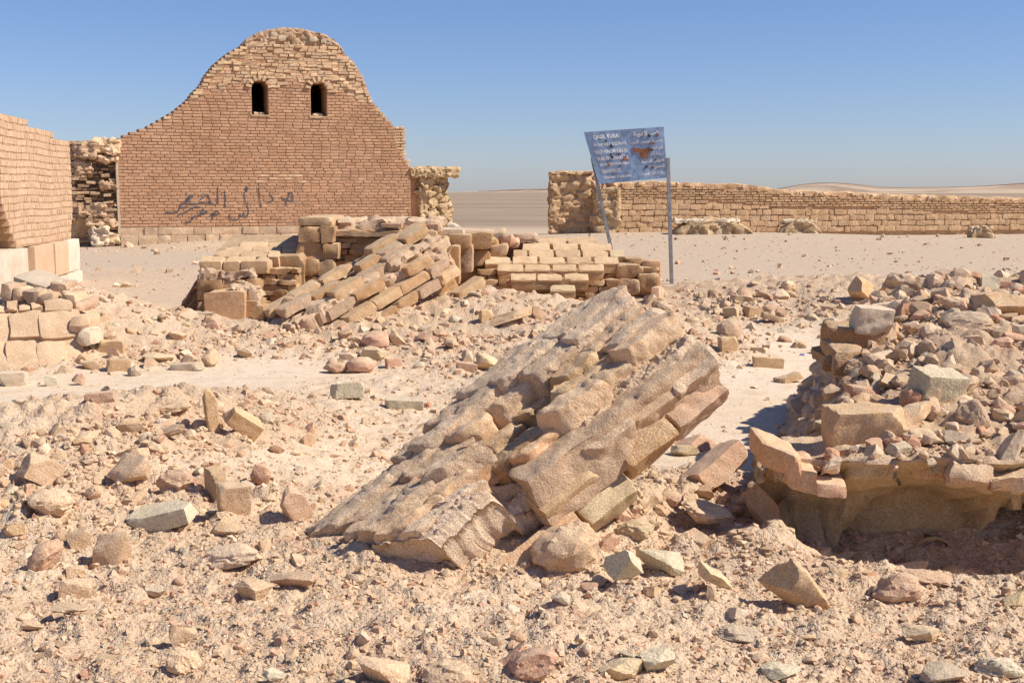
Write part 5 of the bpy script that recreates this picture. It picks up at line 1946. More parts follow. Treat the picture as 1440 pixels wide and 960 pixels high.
def stone_shape(kind, seed, dims, sub=3):
    """Vertices of a broken stone with half extents about dims/2, its foot at z = 0."""
    r2 = np.random.default_rng(seed)
    w, d, h = dims
    if kind == 'brick':
        n = {2: 4, 3: 10, 4: 16}[sub]
        L = np.array([w, d, h])
        nn = [int(np.clip(round(n * l / w), 2, n)) for l in L]
        P, Q = box_topology(*nn)
        hs = L / 2
        q = (P * 2 - 1) * hs
        rr = 0.03 * h + 0.006 * w
        inner = np.clip(q, -(hs - rr), hs - rr)
        dd = q - inner
        ln = np.linalg.norm(dd, axis=1)[:, None]
        nr = dd / np.maximum(ln, 1e-9)
        q = inner + nr * rr
        for k in range(r2.integers(3, 7)):
            pn = np.sign(r2.normal(size=3)) * r2.uniform(0.2, 1, 3)
            pn /= np.linalg.norm(pn)
            off = np.abs(hs) @ np.abs(pn) * r2.uniform(0.60, 0.90)
            q = q - np.clip(q @ pn - off, 0, None)[:, None] * pn
        s = w
        q = q + nr * (s * (0.030 * fbm(q / s + seed, 2.5, 3, seed) + 0.018 * fbm(q / s + seed, 9, 3, seed + 3)))[:, None]
        return q + [0, 0, h / 2], Q, None
    V, T = ICO[sub]
    q = V.copy()
    if kind == 'stone':
        n = r2.integers(11, 17)
        for k in range(n):
            pn = r2.normal(size=3)
            if k == 0:
                pn = np.array([r2.normal() * .25, r2.normal() * .25, 1])
            pn /= np.linalg.norm(pn)
            off = r2.uniform(0.36, 0.72)
            q = q - np.clip(q @ pn - off, 0, None)[:, None] * pn
        amp, fr = 0.06, 2.6
    else:
        for k in range(4):
            pn = r2.normal(size=3)
            pn /= np.linalg.norm(pn)
            q = q - np.clip(q @ pn - r2.uniform(0.6, 0.85), 0, None)[:, None] * pn
        amp, fr = 0.26, 1.6
    nr = V
    q = q + nr * (amp * fbm(q + seed * 3.7, fr, 4, seed, 0.6) + 0.022 * fbm(q + seed, 8.0, 3, seed + 9))[:, None]
    if kind == 'clod' and sub > 2:
        f1, gap, val = cells(q + seed, 4.0, seed)
        q = q + nr * (0.16 * (val - 0.3) * sstep(0.6, 0.1, f1))[:, None]
    mn, mx = q.min(0), q.max(0)
    q = (q - (mn + mx) / 2) / (mx - mn) * np.array([w, d, h])
    return q + [0, 0, h / 2], None, T


def march(px, py):
    """Where the sight line of a photograph pixel meets the terrain or the vault remnant."""
    d = ray(px, py)
    t = np.geomspace(3.0, 60.0, 900)
    P = EYE + d * (t / d[1])[:, None]
    below = P[:, 2] < surf(P[:, 0], P[:, 1])
    k = int(np.argmax(below))
    if below.any() and P[k, 2] < ruin_z(P[k, 0], P[k, 1]) - 0.04 and P[k, 2] > ground_z(P[k:k + 1, 0], P[k:k + 1, 1])[0]:
        # the sight line passes under the lip of the vault: meet the floor of the hollow instead
        below = P[:, 2] < ground_z(P[:, 0], P[:, 1])
        k = int(np.argmax(below))
        q = P[k].copy()
        q[1] = min(q[1], float(lip_y(q[0])) + 0.22)
        q[2] = gz(q[0], q[1])
        return q
    return P[k] if below.any() else gnd(px, py)


KIND_CAT = {'stone': ('stone', 'stone'), 'brick': ('fallen_brick', 'brick'), 'clod': ('mortar_lump', 'mortar lump')}
HEROES = [
    # ref, x0, x1, y0, y1, kind, material, label, yaw, roll, tilt
    ('split tan brick', 12, 82, 628, 690, 'brick', 'tan', 'large split tan brick leaning to the left at the far left of the rubble', 38, 24, -22),
    ('round tan boulder', 148, 202, 638, 682, 'stone', 'tan', 'rounded tan boulder in the middle of the left rubble heap', 20, 0, 0),
    ('pinkish knobbly lump', 218, 268, 658, 698, 'clod', 'pink', 'knobbly pinkish lump just left of the tall angular block', 0, 0, 0),
    ('square tan block', 298, 353, 673, 724, 'brick', 'tan', 'squarish tan block at the right end of the green brick', 25, 4, 10),
    ('tall angular block', 284, 317, 650, 712, 'brick', 'brick_tan', 'tall angular block standing behind the square tan block', -40, 0, 8),
    ('green brick', 168, 274, 712, 752, 'brick', 'green', 'long pitted green-grey brick half sunk in the left rubble', -8, -15, 6),
    ('upright brick', 282, 311, 532, 610, 'brick', 'brick_tan', 'brown brick standing upright at the back of the left rubble heap', 35, -6, 0),
    ('leaning brick', 312, 364, 572, 620, 'brick', 'brick_tan', 'brick leaning against the foot of the upright brick', 25, 40, 0),
    ('flat pink brick', 115, 160, 550, 570, 'brick', 'pink', 'flat pink brick lying alone on the gravel behind the left rubble heap', 10, -4, 0),
    ('grey-green cube', 60, 79, 529, 545, 'brick', 'green', 'small grey-green cube on the gravel below the block wall', 20, 0, 0),
    ('pale corner block', -6, 34, 522, 546, 'brick', 'pale', 'pale block at the left edge on the gravel below the block wall', 10, 0, 0),
    ('brown cube', 145, 182, 505, 524, 'brick', 'brick_tan', 'brown rough brick in the row of stones right of the block wall', 20, 0, 0),
    ('brown pebble stone', 112, 138, 507, 522, 'stone', 'tan', 'rounded brown stone left of the brown rough brick', 0, 0, 0),
    ('yellow stone pair', 198, 240, 498, 514, 'stone', 'yellow', 'yellowish flat stone on the slope left of the collapsed steps', 0, 0, 0),
    ('left wedge', 100, 118, 526, 544, 'stone', 'pink', 'small pink wedge of stone casting a shadow on the gravel', 0, 0, 0),
    ('dark knob', 177, 196, 514, 532, 'clod', 'grey', 'dark knobbly lump at the edge of the gravel below the rough brick row', 0, 0, 0),
    ('pale tilted brick', 239, 284, 510, 524, 'brick', 'pale', 'pale brick lying at the foot of the slope below the collapsed steps', -5, -4, 0),
    ('standing chip', 280, 310, 489, 518, 'brick', 'tan', 'brick fragment tilted up beside the pale brick', 50, -35, 0),
    ('flat brown brick', 132, 172, 478, 500, 'brick', 'brick_tan', 'flat brown brick on the slope right of the block wall', 5, 0, 0),
    ('grey pebble', 14, 33, 562, 572, 'stone', 'grey', 'smooth grey pebble on the gravel at the left', 0, 0, 0),
    ('dark flat pebble', -4, 17, 595, 603, 'stone', 'grey', 'dark flat pebble at the left edge of the gravel', 0, 0, 0),
    ('rough boulder', 28, 92, 686, 728, 'clod', 'tan', 'rough tan boulder below the split brick', 0, 0, 0),
    ('oval stone', 165, 198, 588, 612, 'stone', 'tan', 'oval tan stone on the crest of the left rubble heap', 0, 0, 0),
    ('crest slab', 196, 262, 556, 586, 'clod', 'tan', 'flat crusty lump on the crest left of the upright brick', -10, -10, 0),
    ('lower crest lump', 212, 258, 592, 618, 'clod', 'ruin_rubble', 'crusty lump below the crest in front of the upright brick', 0, -14, 0),
    ('chamfered block', 84, 128, 737, 777, 'brick', 'tan', 'chamfered tan block in the lower left rubble', 30, -14, 12),
    ('long rust slab', 24, 92, 742, 806, 'clod', 'pink', 'long reddish crusty slab at the lower left edge', 20, -34, 0),
    ('big lower block', 126, 182, 735, 800, 'stone', 'tan', 'big broken tan block right of the chamfered block', 10, 10, 0),
    ('broad tan block', 75, 128, 812, 845, 'brick', 'tan', 'broad tan block on the sand at the lower left', 15, 5, 0),
    ('thin flat stone', 68, 116, 850, 868, 'stone', 'tan', 'thin flat stone throwing a shadow on the sand at the lower left', 0, 5, 0),
    ('dark crumbly slab', 276, 364, 752, 808, 'clod', 'mortar', 'dark crumbly lump of mortar at the toe of the tilted slab', -8, -10, 0),
    ('little grey stone', 200, 232, 822, 844, 'stone', 'grey', 'little grey stone alone on the sand at the lower left', 0, 0, 0),
    ('cone stone', 226, 282, 874, 910, 'stone', 'tan', 'wedge shaped tan stone in the lower left corner of the sand', 10, -10, 0),
    ('bottom lump', 230, 278, 914, 954, 'clod', 'tan', 'tan lump directly below the wedge shaped stone', 0, 0, 0),
    ('pink angular brick', 385, 444, 672, 738, 'brick', 'pink', 'angular pink brick lodged against the left edge of the tilted slab', 32, -24, 18),
    ('red crumb', 352, 378, 652, 684, 'clod', 'red', 'small red crumbly lump left above the angular pink brick', 0, 0, 0),
    ('toe stones', 378, 444, 798, 832, 'stone', 'pink', 'pink and tan broken stone below the toe of the tilted slab', 0, -5, 0),
    ('toe brown stone', 330, 378, 816, 848, 'stone', 'tan', 'brown broken stone left below the toe of the tilted slab', 0, 0, 0),
    ('bottom tan boulder', 496, 576, 912, 968, 'stone', 'tan', 'large tan boulder cut by the bottom edge of the picture', 10, 12, 0),
    ('bottom green stone', 368, 400, 938, 964, 'stone', 'green', 'grey-green stone at the bottom edge left of the large tan boulder', 0, 0, 0),
    ('bottom brown boulder', 594, 662, 928, 972, 'clod', 'tan', 'brown lumpy boulder at the bottom edge right of the large tan boulder', 0, 0, 0),
    ('big red lump', 706, 794, 888, 964, 'clod', 'red', 'big red crumbly lump at the bottom edge', 0, -20, 0),
    ('red splinter', 700, 740, 905, 940, 'stone', 'red', 'flat red splinter leaning on the big red lump', 0, -40, 0),
    ('yellow boulder', 845, 905, 922, 964, 'stone', 'yellow', 'rounded yellowish boulder at the bottom edge', 0, 0, 0),
    ('grey boulder', 902, 950, 912, 956, 'stone', 'green', 'grey boulder right of the yellowish boulder', 0, 0, 0),
    ('grey clod', 1010, 1076, 876, 908, 'clod', 'grey', 'flat grey clod on the sand under the pale tile', 0, 4, 0),
    ('pale tile', 1022, 1060, 853, 879, 'brick', 'pale', 'small pale tile lying on the grey clod', 30, 12, -18),
    ('grey flat stone', 1076, 1128, 934, 962, 'stone', 'green', 'flat grey-green stone at the bottom edge right of the middle', 0, 0, 0),
    ('grey triangular stone', 896, 968, 764, 816, 'stone', 'green', 'triangular grey-green stone in front of the tilted slab', 0, 8, 0),
    ('grey square stone', 852, 905, 768, 824, 'stone', 'green', 'blunt grey stone left of the triangular grey-green stone', 0, 0, 0),
    ('pitted yellow stone', 868, 920, 730, 766, 'clod', 'yellow', 'pitted yellowish stone above the triangular grey-green stone', 0, 0, 0),
    ('pink boulder', 824, 888, 668, 722, 'stone', 'pink', 'pink boulder under the lower brick edge of the tilted slab', 0, -25, 0),
    ('red brick end', 832, 874, 742, 778, 'brick', 'red', 'red brick end sticking out of the rubble under the tilted slab', 20, -30, 0),
    ('red chunk', 858, 892, 702, 742, 'stone', 'red', 'red broken chunk right above the red brick end', 0, -30, 0),
    ('crumbly mound', 738, 856, 704, 812, 'clod', 'tan', 'large crumbly lump of earth under the near edge of the tilted slab', 0, -20, 0),
    ('brown clod', 960, 1036, 692, 742, 'clod', 'tan', 'brown rough clod between the tilted slab and the vault remnant', 0, 12, 0),
    ('reddish clod', 920, 964, 680, 716, 'clod', 'pink', 'reddish clod left above the brown rough clod', 0, 10, 0),
    ('pyramid rock', 1065, 1178, 788, 858, 'stone', 'brick_tan', 'large pyramid shaped tan rock in front of the vault hollow', -15, 8, 0),
    ('round clod', 1234, 1303, 800, 854, 'clod', 'pink', 'round pitted clod in front of the vault hollow', 0, 0, 0),
    ('yellow-green stone', 1276, 1328, 876, 906, 'stone', 'yellow', 'angular yellow-green stone on the sand at the lower right', 20, -5, 0),
    ('dark corner stone', 1302, 1360, 932, 966, 'stone', 'grey', 'dark brown stone cut by the bottom edge at the lower right', 0, 0, 0),
    ('grey-green corner stone', 1382, 1444, 924, 958, 'clod', 'green', 'grey-green lumpy stone in the lower right corner', 0, 0, 0),
    ('ochre stone', 984, 1034, 782, 832, 'stone', 'yellow', 'ochre stone left of the pyramid shaped rock', 10, 40, 0),
    ('shaded slab', 1276, 1356, 790, 832, 'clod', 'pink', 'shaded flat lump behind the round pitted clod', 0, 12, 0),
    ('yellow edge stone', 1412, 1446, 830, 858, 'stone', 'yellow', 'yellowish stone at the right edge below the vault hollow', 0, 0, 0),
    ('pale topped rock', 1200, 1260, 432, 478, 'brick', 'pale', 'pale topped rock resting on an overhanging brick of the vault remnant', 8, 6, 6),
    ('diamond tile', 1193, 1239, 393, 428, 'brick', 'brick_tan', 'flat diamond shaped tile tilted on the far rubble', 45, 10, -30),
    ('big right rock', 1376, 1446, 401, 452, 'stone', 'brick_tan', 'large smooth angular rock on the crest at the right edge', 0, -10, 0),
    ('pitted clod', 1336, 1402, 438, 475, 'clod', 'mortar', 'pitted clod below the large smooth rock on the right crest', 0, 0, 0),
    ('upper clod', 1330, 1380, 410, 443, 'clod', 'tan', 'rough clod left of the large smooth rock on the right crest', 0, 12, 0),
    ('green-grey block', 1283, 1372, 508, 578, 'brick', 'green', 'large green-grey block in the middle of the rubble on the vault remnant', 20, 10, 12),
    ('cracked lip rock', 1166, 1280, 562, 628, 'brick', 'brick_tan', 'large cracked rock overhanging the red brick lip of the vault remnant', -4, -3, 4),
    ('wedge rock', 1248, 1325, 554, 606, 'stone', 'tan', 'wedge shaped rock right behind the large cracked rock', 0, -20, 0),
    ('square clod', 1346, 1399, 554, 612, 'clod', 'ruin_rubble', 'squarish clod right of the wedge shaped rock', 0, 8, 0),
    ('grey triangular block', 1403, 1446, 594, 650, 'stone', 'grey', 'grey triangular block at the right edge of the vault remnant', 0, 20, 0),
    ('small lip block', 1247, 1286, 620, 644, 'stone', 'grey', 'small grey block in front of the large cracked rock', 0, 0, 0),
    ('lip crumb', 1272, 1320, 603, 628, 'clod', 'tan', 'crumbly piece under the wedge shaped rock', 0, 0, 0),
    ('lying brick', 1090, 1133, 523, 541, 'brick', 'brick_tan', 'single brick lying on the smooth pale ground left of the vault remnant', 20, -12, 0),
    ('floor brick', 1183, 1208, 491, 508, 'brick', 'yellow', 'yellow brick on the pale ground beside the vault remnant', 5, 0, 0),
    ('lower floor brick', 1180, 1200, 509, 518, 'brick', 'orange', 'orange brick on the pale ground below the yellow brick', 5, 0, 0),
    ('grey crest clod', 1248, 1292, 384, 417, 'clod', 'mortar', 'grey crusty clod on the crest right of the diamond shaped tile', 0, 0, 0),
    ('crest heap', 1342, 1402, 384, 406, 'clod', 'ruin_rubble', 'jumbled lump on the crest above the rough clod', 0, 0, 0),
    ('crest tile', 1222, 1262, 424, 440, 'brick', 'pale', 'flat pale brick just behind the pale topped rock', 0, -8, 0),
    ('crest orange brick', 1236, 1262, 401, 420, 'brick', 'orange', 'orange brick right of the diamond shaped tile', 30, 20, 0),
    ('lower crest brick', 1240, 1282, 416, 430, 'brick', 'tan', 'tan brick between the orange brick and the pale topped rock', 0, 6, 0),
    ('yellow brick', 1016, 1042, 430, 447, 'brick', 'yellow', 'yellow brick on the far rubble right of the signpost', -30, -8, 0),
    ('flat far brick', 1028, 1056, 414, 428, 'brick', 'yellow', 'flat brick on the far rubble just behind the yellow brick', 0, 6, 0),
    ('brown far brick', 1044, 1076, 428, 448, 'brick', 'brick_tan', 'brown brick on the far rubble right of the yellow brick', 30, 10, 0),
    ('tilted far tile', 1072, 1106, 440, 457, 'brick', 'tan', 'thin tile sloping down the far rubble right of the brown brick', 0, 18, 0),
    ('long far brick', 1059, 1103, 500, 519, 'brick', 'brick_tan', 'long rough brick at the edge of the pale ground', 0, 4, 0),
    ('slab head block', 1010, 1040, 473, 497, 'brick', 'brick_tan', 'block beside the raised end of the tilted slab', 15, 0, 0),
    ('slab head clod', 1010, 1044, 450, 478, 'clod', 'ruin_rubble', 'crumbly lump on top of the block beside the tilted slab', 0, 0, 0),
    ('pink floor brick', 902, 962, 602, 628, 'brick', 'pink', 'pinkish brick lying on the pale ground under the raised slab end', 15, 3, 0),
    ('red floor lump', 955, 1010, 610, 638, 'stone', 'red', 'dark red stone right of the pinkish brick under the slab end', 0, 0, 0),
    ('yellow floor stone', 946, 984, 626, 645, 'stone', 'yellow', 'flat yellowish stone in front of the dark red stone', 0, 0, 0),
    ('orange leaning slab', 955, 1064, 616, 696, 'brick', 'pink', 'pink faced slab of brick leaning left of the red brick lip', 25, -34, 0),
    ('shaded leaning slab', 1018, 1090, 636, 726, 'stone', 'orange', 'shaded orange slab standing under the end of the red brick lip', 10, -30, 0),
    ('small red cube', 540, 564, 504, 520, 'brick', 'red', 'small red cube of brick on the middle slope', 25, 0, 0),
    ('red pile stone', 487, 526, 503, 527, 'clod', 'red', 'pointed red lump left of the small red cube', 0, 0, 0),
    ('red flat stone', 454, 488, 510, 528, 'clod', 'red', 'flat red lump at the foot of the middle slope', 0, 0, 0),
    ('green flat tile', 462, 512, 537, 564, 'brick', 'green', 'pale green flat tile on the gravel below the middle slope', 5, -4, -10),
    ('green buried brick', 540, 596, 562, 578, 'brick', 'green', 'green-grey brick half buried in the gravel left of the tilted slab', 0, 2, 0),
    ('white stone', 645, 668, 488, 513, 'stone', 'pale', 'whitish flat stone at the right of the middle slope', 0, 20, -20),
    ('pink flat piece', 640, 672, 508, 524, 'brick', 'pink', 'flat pink piece below the whitish flat stone', 0, 8, 0),
    ('yellow flat piece', 668, 704, 494, 524, 'stone', 'yellow', 'yellowish stone between the whitish stone and the tilted slab', 0, 12, 0),
    ('yellow slope stone', 506, 540, 488, 510, 'stone', 'yellow', 'yellowish stone behind the small red cube on the middle slope', 0, 0, 0),
    ('big sloping tile', 424, 488, 418, 458, 'brick', 'pale', 'large flat tile sloping below the leaning brick slab', 8, -14, -26),
    ('red slope lump', 508, 548, 466, 492, 'clod', 'red', 'red crumbly lump high on the middle slope', 0, 0, 0),
    ('slope chip', 546, 572, 468, 492, 'brick', 'tan', 'thin chip standing on edge in the middle of the slope', 40, 50, 0),
    ('dark red chip', 588, 616, 466, 482, 'stone', 'red', 'dark red chip on the right part of the middle slope', 0, 12, 0),
    ('foot chunk', 688, 748, 428, 460, 'stone', 'brick_tan', 'angular chunk at the foot of the neat brick courses', 10, -16, 0),
    ('foot cube', 672, 696, 436, 454, 'brick', 'brick_tan', 'small block left of the angular chunk at the foot of the courses', 30, 0, 0),
    ('white rubble', 620, 646, 314, 330, 'clod', 'pale', 'whitish rubble lump behind the flat-topped block', 0, 0, 0),
    ('slope corner block', 590, 622, 396, 424, 'brick', 'brick_tan', 'block with a sharp corner on the slope under the flat-topped block', 35, 8, 0),
    ('bleached stone', 566, 596, 415, 436, 'clod', 'yellow', 'pitted yellow stone at the foot of the flat-topped block', 0, 0, 0),
]

made = []      # (ref, px, py, size) of every single stone for the wording of the smaller ones


def place_stone(kind, mat, w, d, h, pos, yaw, roll, tilt, me, label, group=None):
    nm, cat = KIND_CAT[kind]
    o = bpy.data.objects.new(nm, me)
    COL.objects.link(o)
    m = Matrix.Rotation(R(roll), 4, 'Y') @ Matrix.Rotation(R(tilt), 4, 'X') @ Matrix.Rotation(R(yaw), 4, 'Z')
    o.matrix_world = Matrix.Translation(pos) @ m
    tag(o, label, cat, group)
    return o


def build_heroes():
    for i, (ref, x0, x1, y0, y1, kind, mat, label, yaw, roll, tilt) in enumerate(HEROES):
        xc = (x0 + x1) / 2
        p = march(xc, y1 - 2)
        fixed = {'white rubble': 18.4, 'slope corner block': 15.0, 'bleached stone': 14.9, 'pale topped rock': 7.72}
        if ref in fixed:
            p = at(xc, y1 - 2 - (8 if ref == 'pale topped rock' else 0), fixed[ref])
        Y = p[1]
        k = Y / F_PX
        wv, hv = (x1 - x0) * k, (y1 - y0) * k
        view = (y1 - 270) / F_PX
        rl = abs(R(roll))
        # undo the turn in the picture plane to get the stone's own width and height
        if rl > 0.05:
            c, s = math.cos(rl), math.sin(rl)
            det = c * c - s * s
            if abs(det) > 0.25:
                w = (wv * c - hv * s) / det
                h = (hv * c - wv * s) / det
                if w < 0.35 * wv or h < 0.25 * hv:
                    w, h = 0.92 * wv, 0.5 * hv
            else:
                w, h = 0.85 * math.hypot(wv, hv), 0.45 * min(wv, hv) + 0.1 * max(wv, hv)
        else:
            w, h = wv, hv
        ya = abs(R(yaw))
        d = 0.75 * w if kind != 'brick' else max(0.5 * w, min(1.0 * w, 1.1 * h))
        if kind == 'brick' and ya > 0.1:
            s_ = w / (math.cos(ya) + 0.6 * math.sin(ya))
            w, d = s_, s_ * 0.62
        h = max(0.24 * w, h - d * view * 0.45)
        if kind != 'brick':
            w, h, d = w * 1.14, h * 1.14, d * 1.14
        sub = 4 if (x1 - x0) > 40 else 3
        V, Q, T = stone_shape(kind, 1000 + i, (w, d, h), sub)
        if ref in ('pyramid rock', 'cone stone'):
            # broad foot, narrow peak leaning a little to the left
            V = V * [1, 1, 1.45]
            zz = np.clip(V[:, 2] / (1.45 * h), 0, 1)
            V[:, :2] *= (1.12 - 0.80 * zz)[:, None]
            V[:, 0] -= 0.10 * w * zz
        me = np_mesh(KIND_CAT[kind][0], V, Q=Q, T=T, mat=M[mat], sharp=24)
        # seat the turned stone so that its lowest point sinks a little
        mrot = np.array((Matrix.Rotation(R(roll), 3, 'Y') @ Matrix.Rotation(R(tilt), 3, 'X') @ Matrix.Rotation(R(yaw), 3, 'Z')))
        W = V @ mrot.T
        lo = W[:, 2].min()
        cx = (W[:, 0].min() + W[:, 0].max()) / 2
        fy = W[:, 1].min()
        pos = (p[0] - cx, p[1] - fy * 0.85, p[2] - lo - 0.13 * (W[:, 2].max() - lo))
        place_stone(kind, mat, w, d, h, pos, yaw, roll, tilt, me, label)
        made.append((ref, xc, (y0 + y1) / 2, x1 - x0))


build_heroes()


def build_overhang():
    """Brick that juts out under the pale topped rock."""
    p = march(1230, 476)
    o = at(1166, 494, 7.75)
    a = at(1247, 494, 7.75) - o
    b = obox('fallen_brick', o, a, V3(0.05, 0.42, 0), V3(0, 0, at(1166, 461, 7.75)[2] - o[2]), None, step=0.02, rough=0.02, freq=6, rnd_r=0.02, mat=M['block'], seed=5, chips=2)
    tag(b, 'thick brown brick jutting out of the vault remnant under the pale topped rock', 'brick')
    made.append(('jutting brick', 1206, 478, 80))


build_overhang()

# smaller single stones: kinds shared between copies, each told apart by what lies next to it
PAL = [('tan', 'tan', 56), ('pink', 'pink', 12), ('red', 'red', 4), ('pale', 'pale', 7), ('green', 'grey-green', 6), ('grey', 'grey', 6), ('yellow', 'yellowish', 8), ('orange', 'orange', 4), ('brick_tan', 'brown', 12)]
ZONES = [  # centre, radii, how many, size in pixels of the photograph
    (150, 690, 190, 112, 190, 12, 46), (185, 476, 150, 46, 150, 11, 30), (540, 466, 180, 54, 130, 11, 30), (1090, 445, 150, 50, 90, 10, 26),
    (1330, 505, 130, 112, 300, 14, 58), (420, 880, 420, 75, 20, 12, 26), (1060, 880, 340, 65, 14, 12, 28), (960, 730, 110, 85, 90, 13, 42), (1190, 778, 175, 46, 60, 15, 52), (640, 430, 60, 40, 10, 10, 22), (1270, 662, 160, 20, 46, 12, 36), (250, 590, 110, 40, 30, 14, 36), (420, 790, 130, 40, 20, 12, 34), (860, 790, 140, 50, 30, 14, 44),
]


def build_small():
    protos = {}
    kinds = ['stone', 'stone', 'clod', 'brick']
    out = []
    r3 = random.Random(5)
    for (cx, cy, rx, ry, n, s0, s1) in ZONES:
        k = 0
        while k < n:
            a, b = r3.uniform(-1, 1), r3.uniform(-1, 1)
            if a * a + b * b > 1:
                continue
            px, py = cx + a * rx, cy + b * ry
            k += 1
            if not (-10 < px < 1450 and py < 958):
                continue
            size = s0 + (s1 - s0) * r3.random() ** (1.5 if cx == 1330 else 2.2)
            # keep clear of the named stones and of the slab
            if any(abs(px - m[1]) < 0.36 * (m[3] + size) and abs(py - m[2]) < 0.26 * (m[3] + size) for m in made):
                continue
            out.append((size, px, py))
            made.append(('', px, py, size))
    named = [m for m in made if m[0]]
    labels = {}
    rows = []
    for (size, px, py) in out:
        p = march(px, py + size * 0.35)
        if p[1] > 22:
            continue
        # nothing inside the tilted slab
        q = p - slab_s(np.array(0.5), np.array(0.5))
        kind = r3.choice(kinds)
        mat, word, _ = r3.choices(PAL, weights=[w for _, _, w in PAL])[0]
        key = (kind, r3.randrange(9), mat)
        if key not in protos:
            dims = {'stone': (1, 0.8, 0.62), 'clod': (1, 0.85, 0.7), 'brick': (1, 0.66, 0.42)}[kind]
            V, Q, T = stone_shape(kind, 300 + 17 * key[1] + len(kind), dims, 3)
            protos[key] = np_mesh(KIND_CAT[kind][0], V, Q=Q, T=T, mat=M[mat], sharp=24)
        w = size * p[1] / F_PX
        order = sorted(named, key=lambda m: abs(m[1] - px) + 1.4 * abs(m[2] - py))[:6]
        near = order[0]
        dx, dy = px - near[1], py - near[2]
        if abs(dx) > 1.3 * abs(dy):
            rel = 'right of' if dx > 0 else 'left of'
        else:
            rel = 'in front of' if dy > 0 else 'behind'
        sz = 'tiny' if size < 14 else 'small' if size < 20 else 'middling' if size < 30 else 'sizeable'
        noun = {'stone': 'angular stone', 'clod': 'crumbly lump', 'brick': 'brick fragment'}[kind]
        label = f'{sz} {word} {noun} {rel} the {near[0]}'
        for other in order[1:]:
            if label not in labels:
                break
            label = f'{sz} {word} {noun} {rel} the {near[0]}, towards the {other[0]}'
        labels[label] = 1
        rows.append((kind, mat, w, p, protos[key], label, size))
    count = {}
    for r_ in rows:
        count[r_[5]] = count.get(r_[5], 0) + 1
    for (kind, mat, w, p, me, label, size) in rows:
        o = place_stone(kind, mat, w, w, w, (p[0], p[1] + 0.2 * w, p[2] - 0.20 * w), r3.uniform(0, 360), r3.uniform(-22, 22), r3.uniform(-22, 22), me, label,
                        group=('alike pieces: ' + label) if count[label] > 1 else 'single pieces of rubble')
        s = w * r3.uniform(0.92, 1.1)
        o.scale = (s, s * r3.uniform(0.8, 1.15), s * r3.uniform(0.75, 1.1))


build_small()

# ---------------------------------------------------------------- uncountable rubble and pebbles
COLS = np.array([(0.57, 0.40, 0.255), (0.61, 0.445, 0.295), (0.51, 0.335, 0.205), (0.63, 0.485, 0.345), (0.56, 0.355, 0.23), (0.51, 0.285, 0.175), (0.50, 0.415, 0.285), (0.47, 0.36, 0.25), (0.55, 0.405, 0.25)])
COLW = np.array([0.38, 0.22, 0.14, 0.05, 0.11, 0.035, 0.018, 0.02, 0.027])


def surf_xy(px, py):
    """Vectorised meeting point of sight lines with the terrain (fixed point iteration)."""
    d = _f[None] + _r[None] * ((px - 720) / F_PX)[:, None] + _u[None] * ((480 - py) / F_PX)[:, None]
    z = np.zeros(len(px))
    for k in range(8):
        P = EYE + d * ((z - CAM_H) / d[:, 2])[:, None]
        z = 0.4 * z + 0.6 * base_z(P[:, 0], P[:, 1])
    return P


def scatter_mesh(name, P, size, seed, sub, squash=0.65, parent=None):
    r2 = np.random.default_rng(seed)
    N = len(P)
    protos = []
    for k in range(14):
        if sub == 0:
            V = np.array([(x, y, z) for x in (-1, 1) for y in (-1, 1) for z in (-1, 1)], float) * 0.5
            V = V * r2.uniform(0.55, 1.1, V.shape) + r2.normal(scale=0.06, size=V.shape)
            T = np.array([(0, 1, 3), (0, 3, 2), (4, 6, 7), (4, 7, 5), (0, 4, 5), (0, 5, 1), (2, 3, 7), (2, 7, 6), (0, 2, 6), (0, 6, 4), (1, 5, 7), (1, 7, 3)])
        else:
            V, _, T = stone_shape('stone' if k % 5 else 'clod', seed * 50 + k, (1, 0.85, 0.7), sub)
            V = V - [0, 0, 0.37]
        protos.append((V, T))
    which = r2.integers(0, 14, N)
    cidx = r2.choice(len(COLS), N, p=COLW / COLW.sum())
    VV, TT, CC, off = [], [], [], 0
    for k in range(14):
        sel = np.where(which == k)[0]
        if not len(sel):
            continue
        V, T = protos[k]
        n = len(sel)
        q = r2.normal(size=(n, 4))
        q /= np.linalg.norm(q, axis=1)[:, None]
        a, b, c, d = q.T
        Rm = np.stack([np.stack([1 - 2 * (c * c + d * d), 2 * (b * c - a * d), 2 * (b * d + a * c)], -1),
                       np.stack([2 * (b * c + a * d), 1 - 2 * (b * b + d * d), 2 * (c * d - a * b)], -1),
                       np.stack([2 * (b * d - a * c), 2 * (c * d + a * b), 1 - 2 * (b * b + c * c)], -1)], 1)
        W = np.einsum('nij,vj->nvi', Rm, V)
        W[..., 2] *= squash + 0.3 * r2.random((n, 1))
        W = W * size[sel][:, None, None] + P[sel][:, None, :]
        VV.append(W.reshape(-1, 3))
        TT.append((T[None] + (off + np.arange(n) * len(V))[:, None, None]).reshape(-1, 3))
        col = COLS[cidx[sel]] * (1 + r2.uniform(-0.12, 0.14, (n, 1)))
        CC.append(np.repeat(col, len(V), 0))
        off += n * len(V)
    me = np_mesh(name, np.concatenate(VV), T=np.concatenate(TT), mat=M['pebbles'], smooth=False, attrs={'col': np.concatenate(CC)})
    o = link(name, me, parent)
    return o


